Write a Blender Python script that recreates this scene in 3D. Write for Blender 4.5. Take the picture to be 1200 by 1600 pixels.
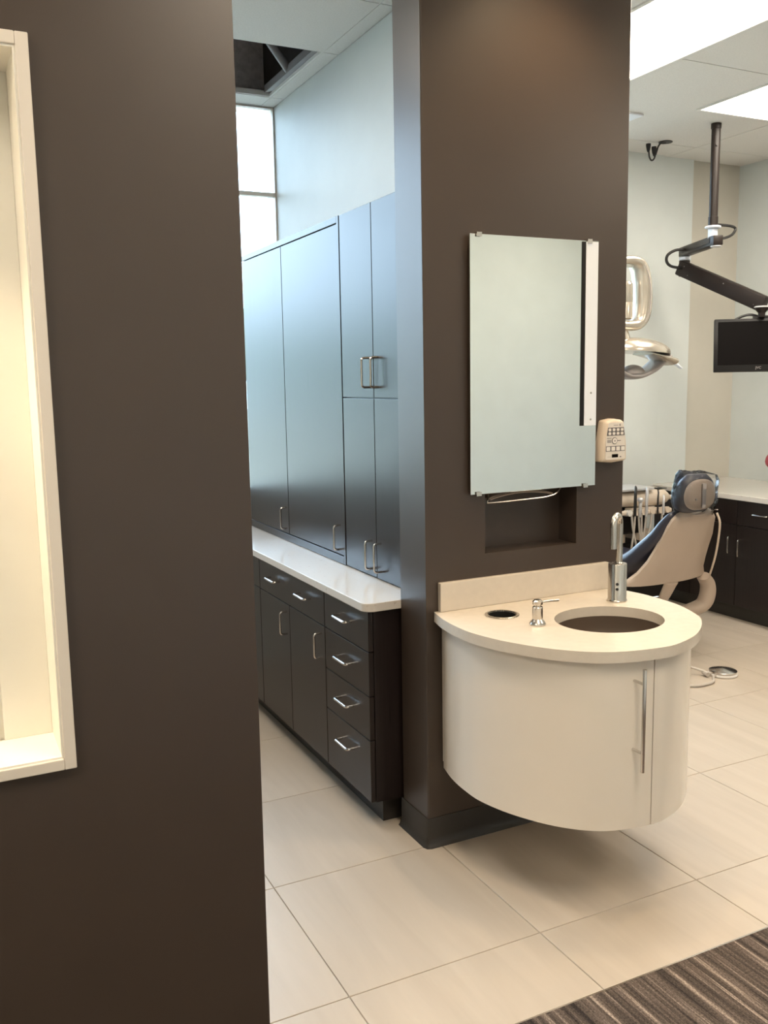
import bpy, bmesh, math, random
from mathutils import Vector, Matrix
random.seed(7)
for o in list(bpy.data.objects): bpy.data.objects.remove(o)
SC = bpy.context.scene
COL = SC.collection

# ------------------------------------------------------------------ camera
def camera_axes(yaw, pitch, roll):
    fw = Vector((math.sin(yaw)*math.cos(pitch), math.cos(yaw)*math.cos(pitch), math.sin(pitch)))
    r0 = Vector((math.cos(yaw), -math.sin(yaw), 0)); u0 = r0.cross(fw)
    r = math.cos(roll)*r0 + math.sin(roll)*u0
    u = -math.sin(roll)*r0 + math.cos(roll)*u0
    return r, u, fw
cam_data = bpy.data.cameras.new('camera')
cam = bpy.data.objects.new('camera', cam_data); COL.objects.link(cam)
r_, u_, f_ = camera_axes(0.455575, -0.141525, -0.01715)
M = Matrix.Identity(4)
for i in range(3):
    M[i][0], M[i][1], M[i][2] = r_[i], u_[i], -f_[i]
M.translation = (-1.45254, -2.65399, 1.6246)
cam.matrix_world = M
cam_data.sensor_fit = 'VERTICAL'; cam_data.sensor_height = 24.0; cam_data.sensor_width = 18.0
cam_data.lens = 1430.354/1600*24.0
cam_data.clip_start = 0.02
SC.camera = cam

# ------------------------------------------------------------------ world, exposure
W = bpy.data.worlds.new('sky'); SC.world = W; W.use_nodes = True
bg = W.node_tree.nodes['Background']
bg.inputs[0].default_value = (0.58, 0.79, 1.0, 1); bg.inputs[1].default_value = 3.4
vs = SC.view_settings
vs.view_transform = 'Standard'; vs.look = 'None'; vs.gamma = 1.0; vs.use_curve_mapping = False
vs.exposure = 1.75
TROFFER = 5.5; TROFFER_COL = (1.0, 0.90, 0.76)
DOWN_W = 14.5; DOWN_COL = (1.0, 0.76, 0.48)
CORRIDOR_FILL = 6.5; CORRIDOR_FILL_COL = (1.0, 0.86, 0.68)
STERIL_FILL = 5.5
NICHE_W = 16.0

# ------------------------------------------------------------------ materials
MAT = {}
def nodes_of(name):
    m = bpy.data.materials.new(name); m.use_nodes = True
    nt = m.node_tree
    return m, nt, nt.nodes['Principled BSDF']
def coords(nt, scale=(1,1,1), random_shift=False, kind='Object'):
    tc = nt.nodes.new('ShaderNodeTexCoord'); mp = nt.nodes.new('ShaderNodeMapping')
    mp.inputs['Scale'].default_value = scale
    nt.links.new(tc.outputs[kind], mp.inputs['Vector'])
    if random_shift:
        oi = nt.nodes.new('ShaderNodeObjectInfo'); ml = nt.nodes.new('ShaderNodeMath'); ml.operation = 'MULTIPLY'
        ml.inputs[1].default_value = 37.0
        nt.links.new(oi.outputs['Random'], ml.inputs[0])
        cb = nt.nodes.new('ShaderNodeCombineXYZ')
        for k in range(3): nt.links.new(ml.outputs[0], cb.inputs[k])
        nt.links.new(cb.outputs[0], mp.inputs['Location'])
    return mp.outputs[0]
def mat(name, col, rough=0.5, metal=0.0, amt=0.06, scale=(6,6,6), detail=3, bump=0.0, bump_scale=200, spec=0.5, coat=0.0, shift=False, rough_amt=0.0):
    m, nt, b = nodes_of(name)
    b.inputs['Roughness'].default_value = rough; b.inputs['Metallic'].default_value = metal
    b.inputs['Specular IOR Level'].default_value = spec
    b.inputs['Coat Weight'].default_value = coat; b.inputs['Coat Roughness'].default_value = 0.08
    v = coords(nt, scale, shift)
    n = nt.nodes.new('ShaderNodeTexNoise'); n.inputs['Scale'].default_value = 1.0; n.inputs['Detail'].default_value = detail
    nt.links.new(v, n.inputs['Vector'])
    r = nt.nodes.new('ShaderNodeValToRGB')
    r.color_ramp.elements[0].position = 0.3; r.color_ramp.elements[1].position = 0.7
    r.color_ramp.elements[0].color = tuple(c*(1-amt) for c in col)+(1,)
    r.color_ramp.elements[1].color = tuple(min(1, c*(1+amt)) for c in col)+(1,)
    nt.links.new(n.outputs['Fac'], r.inputs['Fac']); nt.links.new(r.outputs['Color'], b.inputs['Base Color'])
    if rough_amt:
        mr = nt.nodes.new('ShaderNodeMapRange'); mr.inputs['To Min'].default_value = rough-rough_amt; mr.inputs['To Max'].default_value = rough+rough_amt
        nt.links.new(n.outputs['Fac'], mr.inputs['Value']); nt.links.new(mr.outputs[0], b.inputs['Roughness'])
    if bump:
        n2 = nt.nodes.new('ShaderNodeTexNoise'); n2.inputs['Scale'].default_value = bump_scale; n2.inputs['Detail'].default_value = 2
        tc = nt.nodes.new('ShaderNodeTexCoord'); nt.links.new(tc.outputs['Object'], n2.inputs['Vector'])
        bp = nt.nodes.new('ShaderNodeBump'); bp.inputs['Strength'].default_value = bump; bp.inputs['Distance'].default_value = 0.002
        nt.links.new(n2.outputs['Fac'], bp.inputs['Height']); nt.links.new(bp.outputs[0], b.inputs['Normal'])
    MAT[name] = m
    return m
def emit(name, col, strength):
    m, nt, b = nodes_of(name)
    b.inputs['Base Color'].default_value = (0.8,0.8,0.8,1)
    b.inputs['Emission Color'].default_value = col+(1,); b.inputs['Emission Strength'].default_value = strength
    MAT[name] = m

mat('brown_paint', (0.048,0.0335,0.0255), 0.38, bump=0.03, bump_scale=350, amt=0.03, spec=0.55)
mat('pale_paint', (0.63,0.665,0.655), 0.55, bump=0.05, bump_scale=350, amt=0.02)
mat('shaded_tan', (0.56,0.53,0.465), 0.6, bump=0.05, bump_scale=350, amt=0.02)  # shade on the far wall strip, put into its colour
mat('white_paint', (0.66,0.60,0.53), 0.35, amt=0.02)
mat('niche_paint', (0.80,0.77,0.70), 0.5, amt=0.02)
mat('ceiling_tile', (0.72,0.70,0.67), 0.9, amt=0.05, scale=(160,160,160), bump=0.15, bump_scale=500)
mat('grid_white', (0.74,0.72,0.69), 0.5, amt=0.02)
mat('plenum', (0.055,0.05,0.05), 0.9, amt=0.2)
mat('plenum_panel', (0.82,0.76,0.77), 0.85, amt=0.15, scale=(30,30,30))
mat('plenum_brace', (0.26,0.25,0.26), 0.5, amt=0.1)
mat('grout', (0.34,0.285,0.23), 0.9, amt=0.1)
mat('rubber_base', (0.024,0.020,0.017), 0.45, amt=0.08)
mat('cab_white', (0.78,0.71,0.625), 0.22, amt=0.01, coat=0.25)
mat('counter_cream', (0.64,0.575,0.495), 0.22, amt=0.025, scale=(40,40,40))
mat('steel', (0.60,0.57,0.53), 0.26, metal=1.0, amt=0.06, scale=(300,300,4), rough_amt=0.05)
mat('steel_dark', (0.32,0.30,0.28), 0.3, metal=1.0, amt=0.08)
mat('nickel', (0.66,0.63,0.60), 0.22, metal=1.0, amt=0.04)
mat('basin', (0.09,0.066,0.050), 0.3, amt=0.05)
mat('black_plastic', (0.010,0.009,0.009), 0.4, amt=0.1, spec=0.25)
mat('bin_black', (0.008,0.008,0.008), 0.6, amt=0.1)
mat('screen_black', (0.004,0.003,0.003), 0.5, amt=0.05, spec=0.06)
mat('strip_white', (0.80,0.84,0.92), 0.4, amt=0.01)
mat('keypad_beige', (0.62,0.52,0.42), 0.45, amt=0.02)
mat('keypad_face', (0.68,0.63,0.58), 0.45, amt=0.02)
mat('key_dark', (0.12,0.11,0.115), 0.5, amt=0.05)
mat('key_white', (0.74,0.70,0.66), 0.4, amt=0.02)
mat('paper', (0.55,0.43,0.35), 0.85, amt=0.05)
mat('arm_brown', (0.019,0.013,0.011), 0.38, amt=0.06, spec=0.35)
mat('arm_silver', (0.62,0.61,0.62), 0.35, amt=0.03, metal=0.3)
mat('cable', (0.016,0.015,0.015), 0.5, amt=0.1)
mat('tube_grey', (0.50,0.45,0.40), 0.5, amt=0.05)
mat('navy', (0.016,0.016,0.030), 0.36, amt=0.15, bump=0.05, bump_scale=300, coat=0.1)
mat('shell_beige', (0.46,0.37,0.30), 0.4, amt=0.03)
mat('unit_beige', (0.66,0.56,0.46), 0.35, amt=0.03)
mat('lamp_champagne', (0.60,0.54,0.46), 0.24, metal=0.7, amt=0.03)
mat('lamp_grey', (0.36,0.33,0.32), 0.35, metal=0.2, amt=0.04)
mat('pink', (0.42,0.07,0.10), 0.45, amt=0.15)
mat('leaf', (0.10,0.17,0.06), 0.7, amt=0.5, scale=(9,9,9), bump=0.6, bump_scale=30)
mat('bark', (0.10,0.07,0.05), 0.9, amt=0.3)
mat('concrete', (0.50,0.46,0.36), 0.85, amt=0.1)
emit('troffer_lens', TROFFER_COL, TROFFER)
emit('corridor_fill_lens', CORRIDOR_FILL_COL, CORRIDOR_FILL)
emit('steril_fill_lens', TROFFER_COL, STERIL_FILL)
emit('down_lens', DOWN_COL, 12.0)

def wood():
    m, nt, b = nodes_of('espresso')
    v = coords(nt, (170,170,2.2), True)
    n = nt.nodes.new('ShaderNodeTexNoise'); n.inputs['Scale'].default_value = 1; n.inputs['Detail'].default_value = 4
    nt.links.new(v, n.inputs['Vector'])
    r = nt.nodes.new('ShaderNodeValToRGB')
    r.color_ramp.elements[0].position = .3; r.color_ramp.elements[0].color = (0.009,0.0055,0.0055,1)
    r.color_ramp.elements[1].position = .75; r.color_ramp.elements[1].color = (0.019,0.0122,0.0116,1)
    nt.links.new(n.outputs['Fac'], r.inputs['Fac']); nt.links.new(r.outputs[0], b.inputs['Base Color'])
    mr = nt.nodes.new('ShaderNodeMapRange'); mr.inputs['To Min'].default_value = .25; mr.inputs['To Max'].default_value = .35
    nt.links.new(n.outputs['Fac'], mr.inputs['Value']); nt.links.new(mr.outputs[0], b.inputs['Roughness'])
    b.inputs['Specular IOR Level'].default_value = 0.42
    MAT['espresso'] = m
wood()
def floor_tile_mat():
    m, nt, b = nodes_of('floor_tile')
    v = coords(nt, (14,1.6,5), True)
    n = nt.nodes.new('ShaderNodeTexNoise'); n.inputs['Scale'].default_value = 1; n.inputs['Detail'].default_value = 5; n.inputs['Distortion'].default_value = .6
    nt.links.new(v, n.inputs['Vector'])
    r = nt.nodes.new('ShaderNodeValToRGB')
    r.color_ramp.elements[0].position = .25; r.color_ramp.elements[0].color = (0.45,0.385,0.315,1)
    r.color_ramp.elements[1].position = .75; r.color_ramp.elements[1].color = (0.525,0.455,0.38,1)
    nt.links.new(n.outputs['Fac'], r.inputs['Fac']); nt.links.new(r.outputs[0], b.inputs['Base Color'])
    b.inputs['Roughness'].default_value = .38
    MAT['floor_tile'] = m
floor_tile_mat()
def quartz():
    m, nt, b = nodes_of('quartz')
    v = coords(nt, (1,1,1))
    n = nt.nodes.new('ShaderNodeTexVoronoi'); n.inputs['Scale'].default_value = 130
    nt.links.new(v, n.inputs['Vector'])
    r = nt.nodes.new('ShaderNodeValToRGB')
    r.color_ramp.elements[0].position = 0.02; r.color_ramp.elements[0].color = (0.58,0.535,0.49,1)
    r.color_ramp.elements[1].position = 0.10; r.color_ramp.elements[1].color = (0.66,0.615,0.565,1)
    nt.links.new(n.outputs['Distance'], r.inputs['Fac'])
    n2 = nt.nodes.new('ShaderNodeTexNoise'); n2.inputs['Scale'].default_value = 60; n2.inputs['Detail'].default_value = 3
    nt.links.new(v, n2.inputs['Vector'])
    r2 = nt.nodes.new('ShaderNodeValToRGB')
    r2.color_ramp.elements[0].position = .66; r2.color_ramp.elements[0].color = (1,1,1,1)
    r2.color_ramp.elements[1].position = .72; r2.color_ramp.elements[1].color = (.80,.77,.74,1)
    nt.links.new(n2.outputs['Fac'], r2.inputs['Fac'])
    mx = nt.nodes.new('ShaderNodeMix'); mx.data_type = 'RGBA'; mx.blend_type = 'MULTIPLY'; mx.inputs[0].default_value = 1
    nt.links.new(r.outputs[0], mx.inputs[6]); nt.links.new(r2.outputs[0], mx.inputs[7])
    nt.links.new(mx.outputs[2], b.inputs['Base Color'])
    b.inputs['Roughness'].default_value = .14
    MAT['quartz'] = m
quartz()
def carpet_mat():
    m, nt, b = nodes_of('carpet')
    v = coords(nt, (55,1.6,1), True)
    n = nt.nodes.new('ShaderNodeTexNoise'); n.inputs['Scale'].default_value = 1; n.inputs['Detail'].default_value = 3; n.inputs['Roughness'].default_value = .7
    nt.links.new(v, n.inputs['Vector'])
    r = nt.nodes.new('ShaderNodeValToRGB'); e = r.color_ramp.elements
    e[0].position = .32; e[0].color = (0.032,0.026,0.024,1)
    e[1].position = .50; e[1].color = (0.10,0.078,0.066,1)
    k = e.new(.60); k.color = (0.16,0.125,0.105,1)
    k = e.new(.68); k.color = (0.36,0.29,0.24,1)
    nt.links.new(n.outputs['Fac'], r.inputs['Fac'])
    v2 = coords(nt, (420,160,1))
    n2 = nt.nodes.new('ShaderNodeTexNoise'); n2.inputs['Scale'].default_value = 1; n2.inputs['Detail'].default_value = 2
    nt.links.new(v2, n2.inputs['Vector'])
    r2 = nt.nodes.new('ShaderNodeValToRGB')
    r2.color_ramp.elements[0].position = .35; r2.color_ramp.elements[0].color = (.55,.55,.55,1)
    r2.color_ramp.elements[1].position = .65; r2.color_ramp.elements[1].color = (1.35,1.35,1.35,1)
    nt.links.new(n2.outputs['Fac'], r2.inputs['Fac'])
    mx = nt.nodes.new('ShaderNodeMix'); mx.data_type = 'RGBA'; mx.blend_type = 'MULTIPLY'; mx.inputs[0].default_value = 1
    nt.links.new(r.outputs[0], mx.inputs[6]); nt.links.new(r2.outputs[0], mx.inputs[7])
    nt.links.new(mx.outputs[2], b.inputs['Base Color'])
    bp = nt.nodes.new('ShaderNodeBump'); bp.inputs['Strength'].default_value = .8; bp.inputs['Distance'].default_value = .004
    nt.links.new(n2.outputs['Fac'], bp.inputs['Height']); nt.links.new(bp.outputs[0], b.inputs['Normal'])
    b.inputs['Roughness'].default_value = .95; b.inputs['Specular IOR Level'].default_value = .1
    MAT['carpet'] = m
carpet_mat()
def mirror_mat():
    m, nt, b = nodes_of('mirror_glass')
    b.inputs['Metallic'].default_value = 1; b.inputs['Roughness'].default_value = 0.02
    v = coords(nt, (2,2,2)); n = nt.nodes.new('ShaderNodeTexNoise'); nt.links.new(v, n.inputs['Vector'])
    r = nt.nodes.new('ShaderNodeValToRGB'); r.color_ramp.elements[0].color = (.86,.90,.88,1); r.color_ramp.elements[1].color = (.89,.93,.91,1)
    nt.links.new(n.outputs['Fac'], r.inputs['Fac']); nt.links.new(r.outputs[0], b.inputs['Base Color'])
    MAT['mirror_glass'] = m
mirror_mat()
def clear_mat(name, tint, rough, ior=1.5, blend=0.0):
    m = bpy.data.materials.new(name); m.use_nodes = True; nt = m.node_tree
    for n in list(nt.nodes):
        if n.type != 'OUTPUT_MATERIAL': nt.nodes.remove(n)
    out = [n for n in nt.nodes if n.type == 'OUTPUT_MATERIAL'][0]
    t = nt.nodes.new('ShaderNodeBsdfTransparent'); t.inputs[0].default_value = tint+(1,)
    g = nt.nodes.new('ShaderNodeBsdfGlossy'); g.inputs['Roughness'].default_value = rough
    f = nt.nodes.new('ShaderNodeFresnel'); f.inputs[0].default_value = ior
    mx = nt.nodes.new('ShaderNodeMixShader')
    if blend:
        a = nt.nodes.new('ShaderNodeMath'); a.operation = 'ADD'; a.use_clamp = True; a.inputs[1].default_value = blend
        nt.links.new(f.outputs[0], a.inputs[0]); nt.links.new(a.outputs[0], mx.inputs[0])
        ns = nt.nodes.new('ShaderNodeTexNoise'); ns.inputs['Scale'].default_value = 35; ns.inputs['Detail'].default_value = 3
        tc = nt.nodes.new('ShaderNodeTexCoord'); nt.links.new(tc.outputs['Object'], ns.inputs['Vector'])
        bp = nt.nodes.new('ShaderNodeBump'); bp.inputs['Strength'].default_value = .8; bp.inputs['Distance'].default_value = .02
        nt.links.new(ns.outputs['Fac'], bp.inputs['Height']); nt.links.new(bp.outputs[0], g.inputs['Normal'])
    else:
        nt.links.new(f.outputs[0], mx.inputs[0])
    nt.links.new(t.outputs[0], mx.inputs[1]); nt.links.new(g.outputs[0], mx.inputs[2])
    nt.links.new(mx.outputs[0], out.inputs[0])
    MAT[name] = m
clear_mat('window_glass', (.97,.98,.98), 0.0)
clear_mat('plastic_wrap', (.93,.94,.96), 0.10, 1.36, 0.012)

# ------------------------------------------------------------------ mesh helpers (all coordinates are world metres)
def wl(p):
    v = Vector((0,0,0))
    while p is not None:
        v += p.location; p = p.parent
    return v
def tag(o, label=None, cat=None, group=None, kind=None):
    if label: o['label'] = label
    if cat: o['category'] = cat
    if group: o['group'] = group
    if kind: o['kind'] = kind
    return o
def empty(name, loc, label=None, cat=None, group=None, kind=None):
    o = bpy.data.objects.new(name, None); COL.objects.link(o); o.location = loc; o.empty_display_size = .05
    return tag(o, label, cat, group, kind)
def finish(name, bm, m, parent=None, smooth=False):
    bmesh.ops.recalc_face_normals(bm, faces=bm.faces)
    if parent is None:
        xs = [v.co.x for v in bm.verts]; ys = [v.co.y for v in bm.verts]; zs = [v.co.z for v in bm.verts]
        loc = Vector(((min(xs)+max(xs))/2, (min(ys)+max(ys))/2, min(zs)))
        off = loc
    else:
        loc = Vector((0,0,0)); off = wl(parent)
    bmesh.ops.translate(bm, verts=bm.verts, vec=-off)
    me = bpy.data.meshes.new(name); bm.to_mesh(me); bm.free()
    me.materials.append(MAT[m])
    o = bpy.data.objects.new(name, me); COL.objects.link(o)
    o.location = loc
    if parent is not None: o.parent = parent
    if smooth == 'weighted':
        me.polygons.foreach_set('use_smooth', [True]*len(me.polygons))
        wn = o.modifiers.new('weighted_normal', 'WEIGHTED_NORMAL'); wn.mode = 'FACE_AREA'; wn.weight = 100; wn.keep_sharp = False
    elif smooth:
        me.polygons.foreach_set('use_smooth', [True]*len(me.polygons))
        try: me.set_sharp_from_angle(angle=math.radians(38 if smooth is True else smooth))
        except Exception: pass
    return o
def add_box(bm, x0,x1,y0,y1,z0,z1, bev=0, seg=2):
    x0,x1 = sorted((x0,x1)); y0,y1 = sorted((y0,y1)); z0,z1 = sorted((z0,z1))
    vs = [bm.verts.new(p) for p in ((x0,y0,z0),(x1,y0,z0),(x1,y1,z0),(x0,y1,z0),(x0,y0,z1),(x1,y0,z1),(x1,y1,z1),(x0,y1,z1))]
    fs = [bm.faces.new([vs[i] for i in f]) for f in ((0,3,2,1),(4,5,6,7),(0,1,5,4),(1,2,6,5),(2,3,7,6),(3,0,4,7))]
    if bev:
        es = list({e for f in fs for e in f.edges})
        bmesh.ops.bevel(bm, geom=es, offset=bev, segments=seg, affect='EDGES', profile=.5)
def box(name, x0,x1,y0,y1,z0,z1, m, parent=None, bev=0, seg=2):
    bm = bmesh.new(); add_box(bm, x0,x1,y0,y1,z0,z1, bev, seg)
    return finish(name, bm, m, parent, smooth='weighted' if bev >= .004 else False)
def add_prism(bm, pts, z0, z1, axis='z'):
    def mk(p, h):
        return {'z':(p[0],p[1],h), 'y':(p[0],h,p[1]), 'x':(h,p[0],p[1])}[axis]
    a = [bm.verts.new(mk(p,z0)) for p in pts]; b = [bm.verts.new(mk(p,z1)) for p in pts]
    n = len(pts)
    bm.faces.new(a[::-1]); bm.faces.new(b)
    for i in range(n): bm.faces.new((a[i],a[(i+1)%n],b[(i+1)%n],b[i]))
    return a, b
def prism(name, pts, z0, z1, m, parent=None, axis='z', bev=0, seg=2, smooth=True):
    bm = bmesh.new(); a,b = add_prism(bm, pts, z0, z1, axis)
    if bev:
        sa, sb = set(a), set(b)
        es = [e for e in bm.edges if (e.verts[0] in sa and e.verts[1] in sa) or (e.verts[0] in sb and e.verts[1] in sb)]
        bmesh.ops.bevel(bm, geom=es, offset=bev, segments=seg, affect='EDGES', profile=.5)
    return finish(name, bm, m, parent, 'weighted' if bev else smooth)
def catmull(P, n=6, closed=False):
    P = [Vector(p) for p in P]; out = []
    N = len(P); rng = range(N if closed else N-1)
    for i in rng:
        p0 = P[(i-1)%N] if closed or i>0 else P[0]*2-P[1]
        p1 = P[i]; p2 = P[(i+1)%N]
        p3 = P[(i+2)%N] if closed or i+2<N else P[-1]*2-P[-2]
        for k in range(n):
            t = k/n
            out.append(.5*((2*p1)+(p2-p0)*t+(2*p0-5*p1+4*p2-p3)*t*t+(3*p1-p0-3*p2+p3)*t**3))
    if not closed: out.append(P[-1])
    return out
def add_tube(bm, path, r, seg=10, caps=True):
    path = [Vector(p) for p in path]; n = len(path)
    rs = r if isinstance(r, (list,tuple)) else [r]*n
    t0 = (path[1]-path[0]).normalized()
    ref = Vector((0,0,1)) if abs(t0.z) < .9 else Vector((1,0,0))
    nrm = t0.cross(ref).normalized(); rings = []
    for i in range(n):
        t = (path[min(i+1,n-1)]-path[max(i-1,0)]).normalized()
        nrm = (nrm - t*nrm.dot(t)).normalized(); b = t.cross(nrm)
        rings.append([bm.verts.new(path[i]+rs[i]*(math.cos(2*math.pi*k/seg)*nrm+math.sin(2*math.pi*k/seg)*b)) for k in range(seg)])
    for i in range(n-1):
        for k in range(seg):
            bm.faces.new((rings[i][k],rings[i][(k+1)%seg],rings[i+1][(k+1)%seg],rings[i+1][k]))
    if caps: bm.faces.new(rings[0][::-1]); bm.faces.new(rings[-1])
def tube(name, path, r, m, parent=None, seg=10):
    bm = bmesh.new(); add_tube(bm, path, r, seg); return finish(name, bm, m, parent, True)
def add_lathe(bm, prof, cx, cy, seg=32, cap=True):
    rings = []
    for r, z in prof:
        rings.append([bm.verts.new((cx+r*math.cos(2*math.pi*k/seg), cy+r*math.sin(2*math.pi*k/seg), z)) for k in range(seg)])
    for i in range(len(prof)-1):
        for k in range(seg):
            bm.faces.new((rings[i][k],rings[i][(k+1)%seg],rings[i+1][(k+1)%seg],rings[i+1][k]))
    if cap: bm.faces.new(rings[0][::-1]); bm.faces.new(rings[-1])
def lathe(name, prof, cx, cy, m, parent=None, seg=32, cap=True):
    bm = bmesh.new(); add_lathe(bm, prof, cx, cy, seg, cap); return finish(name, bm, m, parent, 30)
def rounded(pts, r, n=5):
    """polygon corners rounded by r"""
    out = []; N = len(pts)
    for i in range(N):
        p = Vector(pts[i]); a = Vector(pts[i-1])-p; b = Vector(pts[(i+1)%N])-p
        rr = min(r, a.length*.49, b.length*.49)
        s = p+a.normalized()*rr; e = p+b.normalized()*rr
        for k in range(n+1):
            t = k/n; out.append((1-t)**2*s+2*t*(1-t)*p+t*t*e)
    return out
def fillet(path, r, n=5):
    path = [Vector(p) for p in path]; out = [path[0]]
    for i in range(1, len(path)-1):
        p = path[i]; a = path[i-1]-p; b = path[i+1]-p; rr = min(r, a.length*.49, b.length*.49)
        s = p+a.normalized()*rr; e = p+b.normalized()*rr
        for k in range(n+1):
            t = k/n; out.append((1-t)**2*s+2*t*(1-t)*p+t*t*e)
    out.append(path[-1]); return out
def loft(name, sections, m, parent=None, smooth=True, closed_caps=True):
    bm = bmesh.new(); R = [[bm.verts.new(p) for p in s] for s in sections]
    n = len(sections[0])
    for i in range(len(R)-1):
        for k in range(n): bm.faces.new((R[i][k],R[i][(k+1)%n],R[i+1][(k+1)%n],R[i+1][k]))
    if closed_caps: bm.faces.new(R[0][::-1]); bm.faces.new(R[-1])
    return finish(name, bm, m, parent, 60 if smooth else False)
def wall_pocket(name, x0,x1,y0,y1,z0,z1, hx0,hx1,hz0,hz1, depth, m, round_edge=0):
    """a wall whose face at y0 has a rectangular pocket of the given depth (depth None: a hole right through)"""
    bm = bmesh.new(); V = {}
    def v(x,y,z):
        k = (round(x,5),round(y,5),round(z,5))
        if k not in V: V[k] = bm.verts.new(k)
        return V[k]
    X = [x0,hx0,hx1,x1]; Z = [z0,hz0,hz1,z1]
    for y in ((y0,) if depth is not None else (y0,y1)):
        for i in range(3):
            for j in range(3):
                if i == 1 and j == 1: continue
                bm.faces.new([v(X[i],y,Z[j]),v(X[i+1],y,Z[j]),v(X[i+1],y,Z[j+1]),v(X[i],y,Z[j+1])])
    yd = y0+depth if depth is not None else y1
    for a,b in (((hx0,hz0),(hx1,hz0)),((hx1,hz0),(hx1,hz1)),((hx1,hz1),(hx0,hz1)),((hx0,hz1),(hx0,hz0))):
        bm.faces.new([v(a[0],y0,a[1]),v(b[0],y0,b[1]),v(b[0],yd,b[1]),v(a[0],yd,a[1])])
    if depth is not None:
        bm.faces.new([v(hx0,yd,hz0),v(hx1,yd,hz0),v(hx1,yd,hz1),v(hx0,yd,hz1)])
        bm.faces.new([v(x0,y1,z0),v(x1,y1,z0),v(x1,y1,z1),v(x0,y1,z1)])
        bk = lambda c, horiz: []
    mid = (lambda f: f) if depth is None else None
    for x in (x0,x1):
        ring = [v(x,y0,z) for z in Z] + ([v(x,y1,z) for z in Z[::-1]] if depth is None else [v(x,y1,z1),v(x,y1,z0)])
        bm.faces.new(ring)
    for z in (z0,z1):
        ring = [v(x,y0,z) for x in X] + ([v(x,y1,z) for x in X[::-1]] if depth is None else [v(x1,y1,z),v(x0,y1,z)])
        bm.faces.new(ring)
    if round_edge:
        es = [e for e in bm.edges if all(abs(w.co.y-y0)<1e-6 for w in e.verts) and (all(abs(w.co.x-x0)<1e-6 for w in e.verts) or all(abs(w.co.x-x1)<1e-6 for w in e.verts))]
        bmesh.ops.bevel(bm, geom=es, offset=round_edge, segments=4, affect='EDGES', profile=.5)
    return finish(name, bm, m, None, smooth=False)
def copy_tree(o, parent, loc=None):
    c = o.copy(); COL.objects.link(c); c.parent = parent
    if loc is not None: c.location = loc
    for ch in o.children: copy_tree(ch, c)
    return c
S_ = 'structure'

# ================================================================== room
CEIL = 3.15
FX0, FX1, FY1 = -3.2, 4.05, 2.45
CARPET_Y = -0.89; BACK_Y = -3.6; CX1 = 5.2
# floor: slab and one object for each tile
fl = box('floor', FX0, CX1, CARPET_Y, FY1, -0.12, -0.004, 'grout'); tag(fl, kind=S_)
TX, TY, PX, PY, G = -0.571, 0.007, 0.619, 0.601, 0.0013
tile_mesh = {}
def tile(x0,x1,y0,y1, name, parent, m, z0, z1, bev, gap):
    w, d = round(x1-x0,4), round(y1-y0,4)
    if (name,w,d) not in tile_mesh:
        bm = bmesh.new(); add_box(bm, -w/2+gap, w/2-gap, -d/2+gap, d/2-gap, z0, z1)
        if bev:
            es = [e for e in bm.edges if all(abs(v.co.z-z1)<1e-6 for v in e.verts)]
            bmesh.ops.bevel(bm, geom=es, offset=bev, segments=1, affect='EDGES')
        bmesh.ops.recalc_face_normals(bm, faces=bm.faces)
        me = bpy.data.meshes.new(name); bm.to_mesh(me); bm.free(); me.materials.append(MAT[m]); tile_mesh[(name,w,d)] = me
    o = bpy.data.objects.new(name, tile_mesh[(name,w,d)]); COL.objects.link(o); o.parent = parent
    o.location = Vector(((x0+x1)/2, (y0+y1)/2, 0))-Vector((wl(parent).x, wl(parent).y, wl(parent).z))
    return o
def cuts(lo, hi, start, pitch):
    k = math.floor((lo-start)/pitch); out = [lo]
    while True:
        k += 1; v = start+k*pitch
        if v >= hi-1e-4: break
        if v > lo+1e-4: out.append(v)
    return out+[hi]
xs = cuts(FX0, FX1, TX, PX); ys = cuts(CARPET_Y, FY1, TY, PY)
for i in range(len(xs)-1):
    for j in range(len(ys)-1):
        tile(xs[i],xs[i+1],ys[j],ys[j+1], 'tile', fl, 'floor_tile', -0.004, 0.0, .0012, G)
# carpet of tiles in the corridor
cf = box('floor_carpet', FX0, CX1, BACK_Y, CARPET_Y, -0.12, -0.002, 'grout'); tag(cf, kind=S_)
xs = cuts(-2.2, CX1, 0.33, .5); ys = cuts(BACK_Y, CARPET_Y-.004, CARPET_Y-.004, .5)
for i in range(len(xs)-1):
    for j in range(len(ys)-1):
        tile(xs[i],xs[i+1],ys[j],ys[j+1], 'carpet_tile', cf, 'carpet', -0.002, 0.006, 0, .0004)
tr = box('trim_3', -0.8, CX1, CARPET_Y-.004, CARPET_Y+.004, -0.004, .003, 'nickel', bev=.001); tag(tr, kind=S_)

# brown partition in the left foreground with its lit niche
NX0, NX1, NZ0, NZ1, ND = -1.95, -1.277, 0.929, 2.201, 0.14
wlft = wall_pocket('wall_left', FX0, -0.887, CARPET_Y, CARPET_Y+.25, 0, CEIL, NX0, NX1, NZ0, NZ1, ND, 'brown_paint', .006); tag(wlft, kind=S_)
nf = empty('trim_1', (-1.6, CARPET_Y, NZ0-.022), kind=S_)
T = .004; fw_ = .022
box('lining', NX0, NX0+T, CARPET_Y-.012, CARPET_Y+ND, NZ0, NZ1, 'niche_paint', nf)
box('lining', NX1-T, NX1, CARPET_Y-.012, CARPET_Y+ND, NZ0, NZ1, 'niche_paint', nf)
box('lining', NX0+T, NX1-T, CARPET_Y-.012, CARPET_Y+ND, NZ0, NZ0+T, 'niche_paint', nf)
box('lining', NX0+T, NX1-T, CARPET_Y-.012, CARPET_Y+ND, NZ1-T, NZ1, 'niche_paint', nf)
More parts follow.
